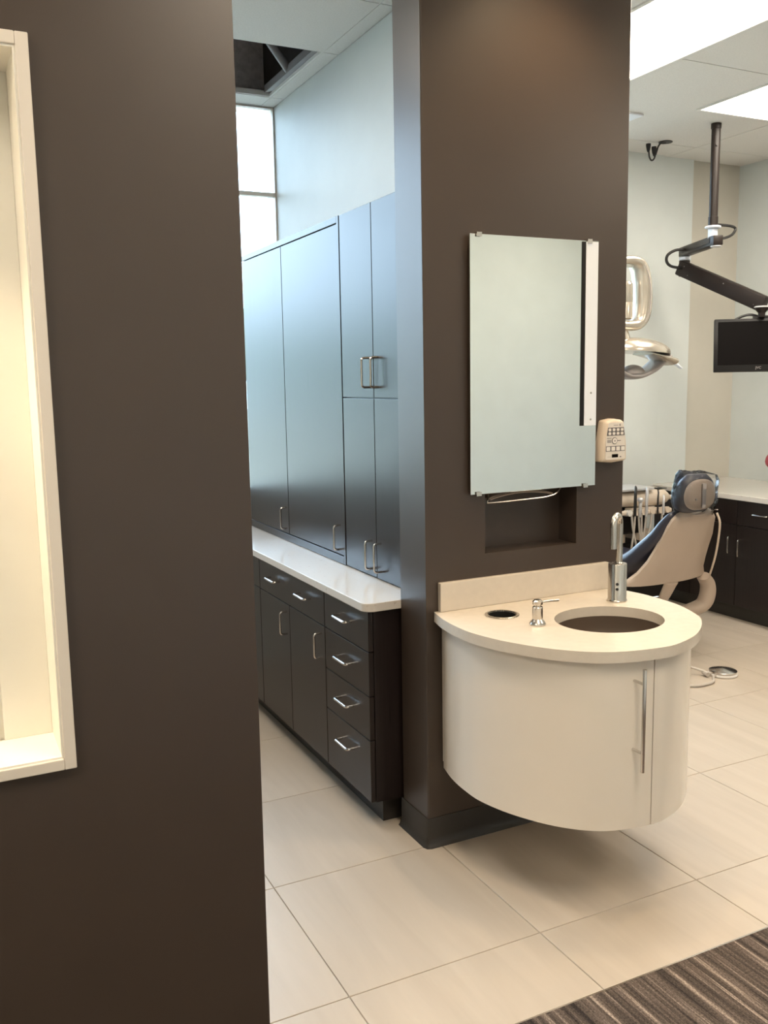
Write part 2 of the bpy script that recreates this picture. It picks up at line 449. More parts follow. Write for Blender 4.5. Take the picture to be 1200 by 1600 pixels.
box('back_panel', NX0+T, -1.379, CARPET_Y+ND-.012, CARPET_Y+ND, NZ0+T, NZ1-T, 'niche_paint', nf, bev=.001)
box('joint_strip', -1.3795, -1.3705, CARPET_Y+ND-.005, CARPET_Y+ND, NZ0+T, NZ1-T, 'niche_paint', nf)
box('back_panel', -1.371, NX1-T, CARPET_Y+ND-.012, CARPET_Y+ND, NZ0+T, NZ1-T, 'niche_paint', nf, bev=.001)
for (a,b,c_,d) in ((NX0-fw_,NX0,NZ0-fw_,NZ1+fw_),(NX1,NX1+fw_,NZ0-fw_,NZ1+fw_),(NX0,NX1,NZ0-fw_,NZ0),(NX0,NX1,NZ1,NZ1+fw_)):
    box('frame_rail', a,b,CARPET_Y-.016,CARPET_Y, c_,d, 'white_paint', nf, bev=.002)

# pillar wall with the towel niche
PW, PD = 0.84, 0.186
QX0, QX1, QZ0, QZ1 = 0.236, 0.628, 1.027, 1.50
wp = wall_pocket('wall_center', 0, PW, 0, PD, 0, CEIL, QX0, QX1, QZ0, QZ1, .103, 'brown_paint', .008); tag(wp, kind=S_)
# partition behind it: pale towards the sterilisation area
wc = box('wall_partition', 0.40, 0.52, PD, FY1, 0, CEIL, 'pale_paint'); tag(wc, kind=S_)
# outer wall with its window openings
wo = wall_pocket('wall_window', FX0, 0.52, FY1, FY1+.14, 0, 3.9, -2.2, 0.3995, 1.02, 3.149, None, 'pale_paint'); tag(wo, kind=S_)
w2 = wall_pocket('wall_back', 0.52, 3.27, FY1, FY1+.2, 0, 3.9, 0.8, 2.7, 0.90, 3.05, None, 'pale_paint'); tag(w2, kind=S_)
w3 = box('wall_back_step', 3.27, 3.565, FY1+.018, FY1+.2, 0, 3.9, 'pale_paint'); tag(w3, kind=S_)
w4 = box('wall_back_recess', 3.565, FX1, FY1+.05, FY1+.2, 0, 3.9, 'shaded_tan'); tag(w4, kind=S_)
w5 = box('wall_right', FX1, FX1+.14, -0.1, FY1+.2, 0, 3.9, 'pale_paint'); tag(w5, kind=S_)
w6 = box('wall_corridor', FX0-.1, CX1+.1, BACK_Y-.12, BACK_Y, 0, 3.9, 'pale_paint'); tag(w6, kind=S_)
w7 = box('wall_corridor_end', CX1, CX1+.12, BACK_Y, 0.1, 0, 3.9, 'pale_paint'); tag(w7, kind=S_)
w8 = box('wall_far_left', FX0-.12, FX0, BACK_Y, FY1+.14, 0, 3.9, 'pale_paint'); tag(w8, kind=S_)
w9 = box('wall_corridor_side', FX1+.14, CX1, -0.1, 0.02, 0, 3.9, 'pale_paint'); tag(w9, kind=S_)

# windows
def window(name, x0,x1,z0,z1,y0,y1, vert, horiz, bar=.04):
    w = empty(name, ((x0+x1)/2, y0, z0), kind=S_)
    yc = (y0+y1)/2
    eb = min(bar, .008)
    for a in [x0+eb/2]+vert+[x1-eb/2]:
        bw = bar if a in vert else eb
        box('mullion', a-bw/2, a+bw/2, yc-.02, yc+.02, z0, z1, 'white_paint', w)
    edges = [x0]+vert+[x1]; he = [z0]+horiz+[z1]
    X = [x0+eb-bar/2]+vert+[x1-eb+bar/2]; Zs = [z0+eb-bar/2]+horiz+[z1-eb+bar/2]
    for i in range(len(X)-1):
        for z in Zs:
            box('transom', X[i]+bar/2, X[i+1]-bar/2, yc-.02, yc+.02, max(z0,z-bar/2), min(z1,z+bar/2), 'white_paint', w)
        for j in range(len(Zs)-1):
            box('pane', X[i]+bar/2, X[i+1]-bar/2, yc-.004, yc+.004, Zs[j]+bar/2, Zs[j+1]-bar/2, 'window_glass', w)
    return w
window('window_1', -2.2, .3995, 1.02, 3.149, FY1-.04, FY1+.06, [-1.25], [2.68], .022)
window('window_2', .8, 2.7, .90, 3.05, FY1+.04, FY1+.18, [1.8], [2.4])

# ceiling: deck, panels, bars, lamps
dk = box('ceiling_deck', FX0-.1, CX1+.1, BACK_Y-.1, FY1+.2, 3.9, 4.0, 'plenum'); tag(dk, kind=S_)
pp = box('wall_plenum', -1.4, .40, FY1-.03, FY1-.005, CEIL+.02, 3.62, 'plenum_panel'); tag(pp, kind=S_)
pq = box('wall_plenum_side', .34, .40, 1.0, FY1-.03, CEIL+.03, 3.9, 'plenum'); tag(pq, kind=S_)
ce = box('ceiling', FX0, FX0+.02, BACK_Y, FY1, CEIL-.003, CEIL+.012, 'grid_white'); tag(ce, kind=S_)
def panel(x0,x1,y0,y1):
    o = tile(x0,x1,y0,y1, 'ceiling_panel', ce, 'ceiling_tile', CEIL+.001, CEIL+.016, 0, .0035)
    return o
def tbars(xs, ys, skip=()):
    for x in xs: box('grid_bar', x-.007, x+.007, ys[0], ys[-1], CEIL+.0035, CEIL+.02, 'grid_white', ce)
    for y in ys: box('grid_bar', xs[0], xs[-1], y-.007, y+.007, CEIL+.004, CEIL+.02, 'grid_white', ce)
lights = []
# sterilisation area
LX = [FX0+.02, -2.73, -2.12, -1.51, -0.90, -0.29, 0.32, 0.40]; LY = [CARPET_Y+.25, -0.30, 0.31, 0.92, 1.53, 2.27, FY1]
for i in range(len(LX)-1):
    for j in range(len(LY)-1):
        if (LX[i],LY[j]) in ((-0.29,1.53),(-0.90,1.53),(-1.51,1.53),(-1.51,.31),(-1.51,.92)): continue
        panel(LX[i],LX[i+1],LY[j],LY[j+1])
for i,x in enumerate(LX): box('grid_bar', x-.007, x+.007, LY[0], LY[-1], CEIL+.0035, CEIL+.03, 'grid_white', ce)
for y in LY: box('grid_bar', LX[0], LX[-1], y-.007, y+.007, CEIL+.004, CEIL+.03, 'grid_white', ce)
# operatory
RX = [0.52, 1.31, 1.94, 2.65, 3.32, FX1]; RY = [-0.30, 0.31, 0.92, 1.53, 2.20, FY1+.04]
TROFF = [(1.31,1.94,.05,1.27),(2.65,3.27,.31,1.53)]
for i in range(len(RX)-1):
    for j in range(len(RY)-1):
        cx, cy = (RX[i]+RX[i+1])/2, (RY[j]+RY[j+1])/2
        if any(a<cx<b and c_<cy<d for a,b,c_,d in TROFF): continue
        if 1.31<cx<1.94 and cy<1.53: continue
        if (1.94<cx<2.65 and .92<cy<1.53) or (1.31<cx<3.32 and 1.53<cy<2.20): continue
        panel(RX[i],RX[i+1],RY[j],RY[j+1])
panel(1.31,1.94,-.30,.05); panel(1.31,1.94,1.27,1.53)
g_ = .0035
prism('ceiling_panel', [(1.94+g_,.92+g_),(2.65-g_,.92+g_),(2.65-g_,1.53+g_),(3.32-g_,1.53+g_),(3.32-g_,2.2-g_),(1.31+g_,2.2-g_),(1.31+g_,1.53+g_),(1.94+g_,1.53+g_)], CEIL+.001, CEIL+.003, 'ceiling_tile', ce, smooth=False)
for x in RX: box('grid_bar', x-.007, x+.007, RY[0], RY[-1], CEIL+.0035, CEIL+.02, 'grid_white', ce)
for y in RY: box('grid_bar', RX[0], RX[-1], y-.007, y+.007, CEIL+.004, CEIL+.02, 'grid_white', ce)
# gap above the pillar, corridor ceiling
KX = cuts(FX0+.02, CX1, 0.09, .61); KY = cuts(BACK_Y, -0.30, -0.30, .61)
CFILL = [(KX[5],KX[6],KY[2],KY[4]),(KX[10],KX[11],KY[2],KY[4]),(KX[1],KX[2],KY[2],KY[4])]
for i in range(len(KX)-1):
    for j in range(len(KY)-1):
        cx, cy = (KX[i]+KX[i+1])/2, (KY[j]+KY[j+1])/2
        if any(a<cx<b and c_<cy<d for a,b,c_,d in CFILL): continue
        if cx < -0.887 and cy > CARPET_Y: continue
        panel(KX[i],KX[i+1],KY[j],KY[j+1])
for x in KX: box('grid_bar', x-.007, x+.007, KY[0], KY[-1], CEIL+.0035, CEIL+.02, 'grid_white', ce)
for y in KY: box('grid_bar', KX[0], KX[-1], y-.007, y+.007, CEIL+.004, CEIL+.02, 'grid_white', ce)
panel(0.40,0.52,-0.30,FY1); panel(FX1,CX1,-0.30,0.1)
def troffer(a,b,c_,d, lens, label, group):
    t = empty('ceiling_light', ((a+b)/2,(c_+d)/2,CEIL), label, 'light', group)
    w = .018
    for q in ((a,a+w,c_,d),(b-w,b,c_,d),(a+w,b-w,c_,c_+w),(a+w,b-w,d-w,d)):
        box('frame', q[0],q[1],q[2],q[3], CEIL-.006, CEIL+.012, 'grid_white', t, bev=.002)
    box('diffuser', a+w,b-w,c_+w,d-w, CEIL+.004, CEIL+.010, lens, t)
    box('housing', a+.004,b-.004,c_+.004,d-.004, CEIL+.013, CEIL+.09, 'grid_white', t)
for q,l in zip(TROFF, ('large glowing ceiling light panel beside the top of the brown pillar','glowing ceiling light panel in front of the black monitor pole')): troffer(*q, 'troffer_lens', l, 'ceiling light panels')
for q,l in zip(CFILL, ('added unseen light panel in the corridor ceiling above the camera','added unseen light panel at the right end of the corridor ceiling','added unseen light panel at the left end of the corridor ceiling')): troffer(*q, 'corridor_fill_lens', l, 'added corridor light panels')  # unseen corridor panels, added to light the scene from outside the frame
troffer(-1.51,-.90,.31,1.53,'steril_fill_lens','added unseen ceiling light panel behind the brown partition','ceiling light panels')  # unseen panel, added to brighten the ceiling on the left
vent = empty('ceiling_vent', (2.1, 2.0, CEIL-.004), 'flat white square vent panel in the operatory ceiling behind the pillar', 'vent')
box('plate', 1.83, 2.43, 1.72, 2.19, CEIL-.010, CEIL, 'strip_white', vent, bev=.002)
box('core', 1.93, 2.33, 1.82, 2.09, CEIL-.018, CEIL-.010, 'strip_white', vent, bev=.002)
# braces in the open ceiling cell
tag(tube('ceiling_brace', [(-.25,1.62,3.62),(.30,1.93,3.19)], .022, 'plenum_brace', seg=12), 'grey round brace slanting across the open ceiling cell', 'brace')
tag(box('ceiling_strut', .02,.30, 1.66,1.74, 3.30,3.36, 'plenum_brace', bev=.006), 'short dark strut behind the slanting brace above the ceiling', 'strut')
box('grid_edge', .285,.315, 1.54,2.26, CEIL+.018, CEIL+.055, 'plenum_brace', ce)

# downlights in front of the pillar and along the corridor
def downlight(x, y, label, power=DOWN_W):
    t = empty('downlight', (x,y,CEIL), label, 'light', 'recessed downlights')
    lathe('ring', [(.055,CEIL-.001),(.085,CEIL-.001),(.088,CEIL-.004),(.085,CEIL-.008),(.055,CEIL-.004)], x, y, 'grid_white', t, cap=False)
    lathe('lens', [(.002,CEIL-.003),(.054,CEIL-.003),(.054,CEIL-.001),(.002,CEIL-.001)], x, y, 'down_lens', t)
    ld = bpy.data.lights.new('downlight_lamp', 'SPOT'); ld.energy = power; ld.color = DOWN_COL
    ld.spot_size = math.radians(115); ld.spot_blend = .8; ld.shadow_soft_size = .05
    lo = bpy.data.objects.new('downlight_lamp', ld); COL.objects.link(lo); lo.parent = t; lo.location = (0,0,-.03)
downlight(.46, -.31, 'recessed downlight in the ceiling right in front of the mirror')
downlight(-.55, -.60, 'recessed downlight in the ceiling beside the brown partition end')
downlight(1.55, -.62, 'recessed downlight in the ceiling at the operatory entrance')

# niche lamp
np_ = empty('puck_light', (-1.62, CARPET_Y+.06, NZ1-T), 'small round puck light under the top of the lit wall niche', 'light')
lathe('body', [(.002,NZ1-T-.016),(.03,NZ1-T-.016),(.034,NZ1-T-.012),(.034,NZ1-T)], -1.62, CARPET_Y+.06, 'nickel', np_)
ld = bpy.data.lights.new('puck_lamp', 'SPOT'); ld.energy = NICHE_W; ld.color = (1,.80,.52); ld.spot_size = math.radians(95); ld.spot_blend = .9; ld.shadow_soft_size = .03
lo = bpy.data.objects.new('puck_lamp', ld); COL.objects.link(lo); lo.parent = np_; lo.location = (0,0,-.03)

# cove bases
def cove(name, pts, h=.105):
    """rubber cove base along a plan polyline; outward is to the right of the direction of travel"""
    prof = [(0,h),(.003,h),(.0045,h*.9),(.005,h*.35),(.007,.022),(.012,.008),(.018,.002),(.018,.0),(0,0)]
    bm = bmesh.new(); P = [Vector(p) for p in pts]; rings = []
    for i,p in enumerate(P):
        d1 = (P[i]-P[i-1]).normalized() if i else (P[1]-P[0]).normalized()
        d2 = (P[i+1]-P[i]).normalized() if i < len(P)-1 else d1
        n1 = Vector((d1.y,-d1.x)); n2 = Vector((d2.y,-d2.x)); nn = (n1+n2)/(1+n1.dot(n2))
        rings.append([bm.verts.new((p.x+nn.x*a, p.y+nn.y*a, b)) for a,b in prof])
    for i in range(len(P)-1):
        for k in range(len(prof)): bm.faces.new((rings[i][k],rings[i][(k+1)%len(prof)],rings[i+1][(k+1)%len(prof)],rings[i+1][k]))
    bm.faces.new(rings[0]); bm.faces.new(rings[-1][::-1])
    return tag(finish(name, bm, 'rubber_base', None, 45), kind=S_)
cove('baseboard_center', [(0,PD+.01),(0,.008),(.0023,.0023),(.008,0),(PW-.008,0),(PW-.0023,.0023),(PW,.008),(PW,PD)])
cove('baseboard_left', [(-3.0,CARPET_Y),(-.895,CARPET_Y),(-.887,CARPET_Y+.008),(-.887,CARPET_Y+.24)])
cove('baseboard_right', [(FX1,FY1),(FX1,-.08)]) if False else None

# ================================================================== cabinets
XU, XB, XC, YE, ZT, ZB = .095, -.122, -.143, .202, 2.29, .103
CT = .853
def pull(parent, base, along, out, L=.108, proj=.032, r=.0045):
    b = Vector(base); a = Vector(along)*L/2; o = Vector(out)*proj
    path = fillet([b-a, b-a+o, b+a+o, b+a], .012, 5)
    return tube('handle', path, r, 'nickel', parent, 8)
def front(name, parent, x, y0, y1, z0, z1, th=.019, m='espresso', gap=.002):
    return box(name, x, x+th, y0+gap, y1-gap, z0+gap, z1-gap, m, parent, bev=.0012)
# tall unit with two inset doors (far)
TH = .019
ua = empty('tall_cabinet', (.25, 1.49, CT), 'tall dark cabinet on the counter with two long doors, nearest the window', 'cabinet', 'dark wall cabinets')
box('body', XU+.002, .398, .845, 2.13, CT+.001, ZT, 'espresso', ua)
fx = XU-.017
for q in ((.845,.866,CT+.002,ZT),(.866,2.13,ZT-.026,ZT),(.866,2.13,CT+.002,CT+.036)):
    box('frame', fx, XU+.002, q[0],q[1],q[2],q[3], 'espresso', ua, bev=.001)
for y0,y1,hy in ((1.535,2.132,1.552),(.866,1.535,.888)):
    d = box('door', XU-.014, XU+.001, y0+.003, y1-.003, CT+.040, ZT-.030, 'espresso', ua, bev=.001)
    pull(d, (XU-.014, hy+.012, .968), (0,0,1), (-1,0,0), .104)
# four door unit beside the pillar
ub = empty('wall_cabinet', (.25, .52, CT), 'dark four door cabinet on the counter between tall cabinet and pillar', 'cabinet', 'dark wall cabinets')
box('body', XU+.002, .398, .192, .840, CT+.001, ZT, 'espresso', ub)
for y0,y1,hy in ((.541,.838,.580),(.244,.541,.500)):
    for z0,z1,hz in ((1.562,ZT,1.660),(CT+.003,1.562,.945)):
        d = front('door', ub, XU-.017, y0, y1, z0, z1)
        pull(d, (XU-.017, hy, hz), (0,0,1), (-1,0,0), .112)
box('filler', XU-.017, XU+.002, .192, .242, CT+.003, ZT, 'espresso', ub)
# base units
def base_unit(name, y0, y1, label):
    u = empty(name, (.14,(y0+y1)/2,0), label, 'cabinet', 'dark base cabinets')
    box('body', XB+TH+.001, .398, y0, y1, ZB, CT-.032, 'espresso', u)
    box('toe_kick', -.055, .398, y0+(.045 if y0<.3 else 0), y1, .0005, ZB-.001, 'rubber_base', u)
    return u
b3 = base_unit('drawer_cabinet', YE+.002, .611, 'dark base cabinet of four drawers at the end beside the pillar')
for z0,z1,hz in ((.670,.821,.752),(.505,.670,.592),(.340,.505,.428),(ZB,.340,.262)):
    d = front('drawer', b3, XB, YE+.002, .611, z0, z1)
    pull(d, (XB, .405, hz), (0,1,0), (-1,0,0), .115)
b2 = base_unit('door_cabinet', .612, 1.405, 'dark base cabinet with two doors under a wide drawer')
d = front('drawer', b2, XB, .612, 1.405, .670, .821)
pull(d, (XB, 1.185, .752), (0,1,0), (-1,0,0), .115); pull(d, (XB, .815, .752), (0,1,0), (-1,0,0), .115)
for y0,y1,hy in ((1.012,1.405,1.046),(.612,1.012,.648)):
    d = front('door', b2, XB, y0, y1, ZB, .670); pull(d, (XB, hy, .585), (0,0,1), (-1,0,0), .1)
b1 = base_unit('door_cabinet', 1.406, 2.40, 'dark base cabinet nearest the window, mostly hidden by the partition')
d = front('drawer', b1, XB, 1.406, 2.40, .670, .821); pull(d, (XB, 2.1, .752), (0,1,0), (-1,0,0), .115)
for y0,y1,hy in ((1.903,2.40,1.94),(1.406,1.903,1.80)):
    d = front('door', b1, XB, y0, y1, ZB, .670); pull(d, (XB, hy, .585), (0,0,1), (-1,0,0), .1)
# continuous worktop with a rounded corner
cpts = [(0.0-.0005,YE-.018)]
arc = rounded([(XC,2.43),(XC,YE-.018),(-.0005,YE-.018),(-.0005,PD+.002),(.399,PD+.002),(.399,2.43)], .0001, 1)
def corner_arc(c, r, a0, a1, n=8): return [(c[0]+r*math.cos(math.radians(a0+(a1-a0)*k/n)), c[1]+r*math.sin(math.radians(a0+(a1-a0)*k/n))) for k in range(n+1)]
cp = [(XC,2.43)]+corner_arc((XC+.035,YE-.018+.035), .035, 180, 270)+[(-.0005,YE-.018),(-.0005,PD+.003),(.399,PD+.003),(.399,2.43)]
tag(prism('worktop', cp, CT-.031, CT, 'quartz', bev=.003), 'pale speckled stone worktop with rounded corner on dark base cabinets', 'worktop')

# right hand counter in the operatory
RXF = 3.262
rt = prism('worktop', [(RXF-.022,0.75),(FX1-.001,0.75),(FX1-.001,FY1+.045),(RXF-.022,FY1+.045)], .815, .85, 'quartz', bev=.003)
tag(rt, 'white worktop along the far right wall behind the chair', 'worktop')
def side_unit(y0, y1, label):
    u = empty('side_cabinet', (3.6,(y0+y1)/2,0), label, 'cabinet', 'dark cabinets along the right wall')
    box('body', RXF+TH+.001, FX1-.002, y0, y1, ZB, .814, 'espresso', u)
    box('toe_kick', RXF+.06, FX1-.002, y0, y1, .0005, ZB-.001, 'rubber_base', u)
    return u
for y0,y1,lab in ((1.275,2.08,'dark two door cabinet right behind the dental chair back'),(.76,1.274,'dark cabinet at the right edge of the photo beside the chair')):
    u = side_unit(y0,y1,lab); ym = (y0+y1)/2
    for a,b in ((y0,ym),(ym,y1)):
        d = front('drawer', u, RXF, a, b, .648, .812); pull(d, (RXF,(a+b)/2,.735), (0,1,0), (-1,0,0), .115)
    d = front('door', u, RXF, ym, y1, ZB, .648); pull(d, (RXF, ym+.045, .51), (0,0,1), (-1,0,0), .11)
    d = front('door', u, RXF, y0, ym, ZB, .648); pull(d, (RXF, ym-.04, .50), (0,0,1), (-1,0,0), .11)
u = side_unit(2.081, FY1+.045, 'dark filler cabinet in the far corner behind the chair')
front('door', u, RXF, 2.081, FY1+.045, ZB, .812)

# ================================================================== hand wash vanity
SZ = .846
edge = [(.030,-.001),(.008,-.10),(.0,-.20),(.006,-.30),(.05,-.435),(.135,-.572),(.25,-.660),(.40,-.692),(.49,-.680),(.595,-.634),(.70,-.55),(.760,-.470),(.806,-.335),(.815,-.20),(.803,-.10),(.772,-.001)]
out = [(p.x,p.y) for p in catmull(edge, 6)]
cxv, cyv = .41, -.25
def inset(pts, d):
    res = []
    for i,p in enumerate(pts):
        a = Vector(pts[max(i-1,0)]); b = Vector(pts[min(i+1,len(pts)-1)]); t = (b-a).normalized(); n = Vector((-t.y,t.x))
        q = Vector(p)+n*d
        res.append((q.x, min(q.y,-.001)))
    return res
va = empty('vanity_cabinet', (.41,-.3,.285), 'white curved wall hung vanity cabinet with bar handle under the sink', 'cabinet')
def curved_panel(name, pts, z0, z1, th, m, parent, bev=.001):
    inn = inset(pts, th)
    return prism(name, list(pts)+inn[::-1], z0, z1, m, parent, bev=0, smooth=True)
body_out = inset(out, .030)
carc = inset(out, .052)
prism('bottom_panel', carc, .289, .307, 'cab_white', va)
box('back_panel', .06, .755, -.018, -.0015, .307, SZ-.036, 'cab_white', va)
ksplit = min(range(len(body_out)), key=lambda i: abs(body_out[i][0]-.402))
def split_pts(a, b): return body_out[a:b]
lp = body_out[:ksplit+1]; rp = body_out[ksplit:]
gap_ = .0018
lp2 = lp[:-1]+[(lp[-1][0]-gap_, lp[-1][1])]; rp2 = [(rp[0][0]+gap_, rp[0][1])]+rp[1:]
dl = curved_panel('door', lp2, .285, SZ-.036, .019, 'cab_white', va)
dr = curved_panel('door', rp2, .285, SZ-.036, .019, 'cab_white', va)
hx, hy = .335, -.662
hb = empty('handle', (0,0,0)); hb.parent = dl
hb.location = (0,0,0)
hyb = hy-.034
lathe('bar', [(.0055,.478),(.006,.479),(.006,.789),(.0055,.790)], hx, hyb, 'nickel', hb, 16)
for z in (.535,.745): tube('post', [(hx,hyb,z),(hx,hy+.012,z)], .0045, 'nickel', hb, 10)
# counter with basin hole
BX, BY, BA, BB = .480, -.365, .183, .163
def counter_top():
    bm = bmesh.new()
    hole = [(BX+BA*math.cos(2*math.pi*k/48), BY+BB*math.sin(2*math.pi*k/48)) for k in range(48)]
    hole2 = [(.207+.048*math.cos(2*math.pi*k/32), -.150+.048*math.sin(2*math.pi*k/32)) for k in range(32)]
    for z in (SZ-.034, SZ):
        loops = []
        for pts in (out, hole, hole2):
            vv = [bm.verts.new((p[0],p[1],z)) for p in pts]
            es = [bm.edges.new((vv[i],vv[(i+1)%len(vv)])) for i in range(len(vv))]
            loops.append((vv,es))
        bmesh.ops.triangle_fill(bm, use_beauty=True, use_dissolve=False, edges=[e for _,es in loops for e in es])
        bad = []
        for f in bm.faces:
            c_ = f.calc_center_median()
            if ((c_.x-BX)/BA)**2+((c_.y-BY)/BB)**2 < .985 or math.hypot(c_.x-.207,c_.y+.150) < .0470: bad.append(f)
        bmesh.ops.delete(bm, geom=bad, context='FACES_ONLY')
        if z < SZ-.01: low = loops
        else: top = loops
    for (a,_),(b,_) in zip(low, top):
        n = len(a)
        for i in range(n): bm.faces.new((a[i],a[(i+1)%n],b[(i+1)%n],b[i]))
    es = []
    for li in range(3):
        vs_ = set(top[li][0]); es += [e for e in bm.edges if e.verts[0] in vs_ and e.verts[1] in vs_ and len(e.link_faces) == 2 and any(abs(f.normal.z) < .5 for f in e.link_faces)]
    return bm
vt = empty('vanity_counter', (.41,-.3,SZ-.034), 'cream curved stone counter with backsplash on the white vanity', 'counter')
finish('top', counter_top(), 'counter_cream', vt, 30)
box('backsplash', .046, .765, -.020, -.0005, SZ+.0003, .946, 'counter_cream', vt, bev=.002)
# undermount basin
sk = empty('sink_basin', (BX,BY,SZ-.034-.13), 'brown oval undermount sink basin set in the cream counter', 'sink')
def bowl():
    bm = bmesh.new(); prof = [(1.06,-.0345),(1.0,-.0345),(.99,-.07),(.93,-.11),(.75,-.145),(.4,-.16),(.12,-.162)]
    prof2 = [(.12,-.168),(.42,-.166),(.78,-.151),(.96,-.115),(1.02,-.07),(1.06,-.0415)]
    rings = []
    for s,z in prof+prof2:
        rings.append([bm.verts.new((BX+BA*s*math.cos(2*math.pi*k/40), BY+BB*s*math.sin(2*math.pi*k/40), SZ+z)) for k in range(40)])
    for i in range(len(rings)):
        a, b = rings[i], rings[(i+1)%len(rings)]
        for k in range(40): bm.faces.new((a[k],a[(k+1)%40],b[(k+1)%40],b[k]))
    return bm
finish('bowl', bowl(), 'basin', sk, 40)
lathe('drain', [(.003,SZ-.166),(.022,SZ-.166),(.022,SZ-.159),(.003,SZ-.161)], BX, BY, 'steel', sk, 20)
# waste hole
tb = empty('waste_chute', (.207,-.150,SZ), 'round black waste hole with steel rim in the counter', 'waste hole')
lathe('rim', [(.047,SZ+.0005),(.058,SZ+.0005),(.058,SZ+.003),(.055,SZ+.0045),(.049,SZ+.004),(.047,SZ-.03),(.046,SZ-.03)], .207, -.150, 'steel', tb, 32, cap=False)
lathe('sleeve', [(.0455,SZ+.001),(.0455,SZ-.03),(.0455,SZ-.20),(.002,SZ-.20),(.002,SZ-.203),(.047,SZ-.203),(.047,SZ-.031)], .207, -.150, 'bin_black', tb, 32, cap=False)
# soap pump
sp = empty('soap_dispenser', (.236,-.310,SZ), 'small brushed steel soap pump beside the sink', 'soap dispenser')
lathe('base', [(.0255,SZ+.0003),(.0265,SZ+.004),(.025,SZ+.009),(.019,SZ+.016),(.0165,SZ+.020)], .236, -.310, 'steel', sp, 28)
lathe('body', [(.0165,SZ+.020),(.0170,SZ+.022),(.0170,SZ+.058),(.0155,SZ+.060),(.011,SZ+.060),(.011,SZ+.066)], .236, -.310, 'steel', sp, 28)
hd = lathe('pump_head', [(.011,SZ+.066),(.0155,SZ+.067),(.0168,SZ+.070),(.0168,SZ+.077),(.012,SZ+.082),(.003,SZ+.0845)], .236, -.310, 'steel', sp, 28)
tube('nozzle', [(.246,-.3105,SZ+.073),(.29,-.315,SZ+.074),(.312,-.318,SZ+.073)], .0036, 'steel', hd, 10)
# faucet
FXX, FYY = .668, -.182
fa = empty('faucet', (FXX,FYY,SZ), 'brushed steel sensor faucet with hooked spout behind the sink', 'faucet')
bd = lathe('body', [(.034,SZ+.0003),(.035,SZ+.003),(.0335,SZ+.006),(.0325,SZ+.008),(.0325,.977),(.031,.980),(.012,.980)], FXX, FYY, 'steel', fa, 40)
sdir = (Vector((-1.45254,-2.65399,0))-Vector((FXX,FYY,0))).normalized()
for z in (.893,.911):
    c0 = Vector((FXX,FYY,z))+sdir*.0322; side = Vector((-sdir.y,sdir.x,0))
    bm = bmesh.new(); add_tube(bm, [c0-sdir*.004, c0+sdir*.0008], .0052, 16); finish('sensor_eye', bm, 'bin_black', bd, True)
o_ = Vector((-.052,-.030,0))
sx, sy = FXX+.006, FYY
pth = [(sx,sy,.978),(sx,sy,1.118)]
for k in range(1,9):
    a = math.pi*k/9; pth.append((sx+o_.x*(1-math.cos(a))/2, sy+o_.y*(1-math.cos(a))/2, 1.118+.034*math.sin(a)))
pth += [(sx+o_.x,sy+o_.y,1.112),(sx+o_.x,sy+o_.y,1.040)]
tube('spout', pth, .0118, 'steel', fa, 20)
lathe('collar', [(.0125,.9795),(.015,.981),(.0125,.985)], sx, sy, 'steel', fa, 20, cap=False)

# ================================================================== mirror with towel slot
MX0, MX1, MZ0, MZ1 = .165, .693, 1.239, 2.098
mi = empty('mirror', ((MX0+MX1)/2,-.02,MZ0), 'large frameless rectangular wall mirror above the sink', 'mirror')
box('glass', MX0, MX1, -.022, -.016, MZ0, MZ1, 'mirror_glass', mi, bev=.0008)
box('backing', MX0+.012, MX1-.012, -.016, -.0005, QZ1+.02, MZ1-.02, 'black_plastic', mi)
st = box('side_strip', .637, .690, -.0255, -.0225, 1.456, 2.094, 'strip_white', mi, bev=.0006)
for z in (1.572,1.478):
    bm = bmesh.new(); add_tube(bm, [(.665,-.0253,z),(.665,-.0268,z)], .0035, 12); finish('screw', bm, 'steel', st, True)
box('black_strip', .621, .636, -.0250, -.0225, 1.456, 2.094, 'black_plastic', mi, bev=.0006)
for x,z,s in ((.198,MZ1,1),(.651,MZ1,1),(.195,MZ0,-1),(.646,MZ0,-1)):
    bm = bmesh.new()
    add_box(bm, x-.010,x+.010,-.0265,-.0005,z if s>0 else z-.005,z+.005 if s>0 else z)
    add_box(bm, x-.010,x+.010,-.0285,-.0260,z-.009 if s>0 else z-.005,z+.005 if s>0 else z+.009)
    finish('clip', bm, 'nickel', mi)
td = empty('towel_dispenser', (.43,.05,1.225), 'recessed steel paper towel dispenser peeking out under the mirror', 'dispenser')
bm = bmesh.new()
add_box(bm, .244,.62,.004,.098,1.262,1.49)
finish('box', bm, 'steel_dark', td)
rim = [(.246,.003,1.203),(.30,.001,1.203),(.43,.0,1.206),(.50,.001,1.209),(.55,.008,1.222),(.605,.03,1.262)]
tube('rim', catmull(rim,5), .0028, 'steel', td, 8)
tube('rim', catmull([(.246,.003,1.203),(.258,.015,1.222),(.28,.05,1.262)],4), .0028, 'steel', td, 8)
box('tray', .252,.60,.018,.095,1.246,1.262, 'steel_dark', td)
tw = empty('paper_towel', (.43,.04,1.235), 'folded brown paper towel hanging in the slot under the mirror', 'paper towel')
def sheet(y0):
    bm = bmesh.new(); n = 16; rows = []
    for i in range(n+1):
        t = i/n; x = .268+.27*t
        zz = 1.2105+.017*math.sin(math.pi*t)**.8
        rows.append([bm.verts.new((x,y0,zz)), bm.verts.new((x,y0+.05,zz+.004)), bm.verts.new((x,y0+.05,zz+.007)), bm.verts.new((x,y0,zz+.003))])
    for i in range(n):
        for k in range(4): bm.faces.new((rows[i][k],rows[i][(k+1)%4],rows[i+1][(k+1)%4],rows[i+1][k]))
    bm.faces.new(rows[0]); bm.faces.new(rows[-1][::-1])
    return bm
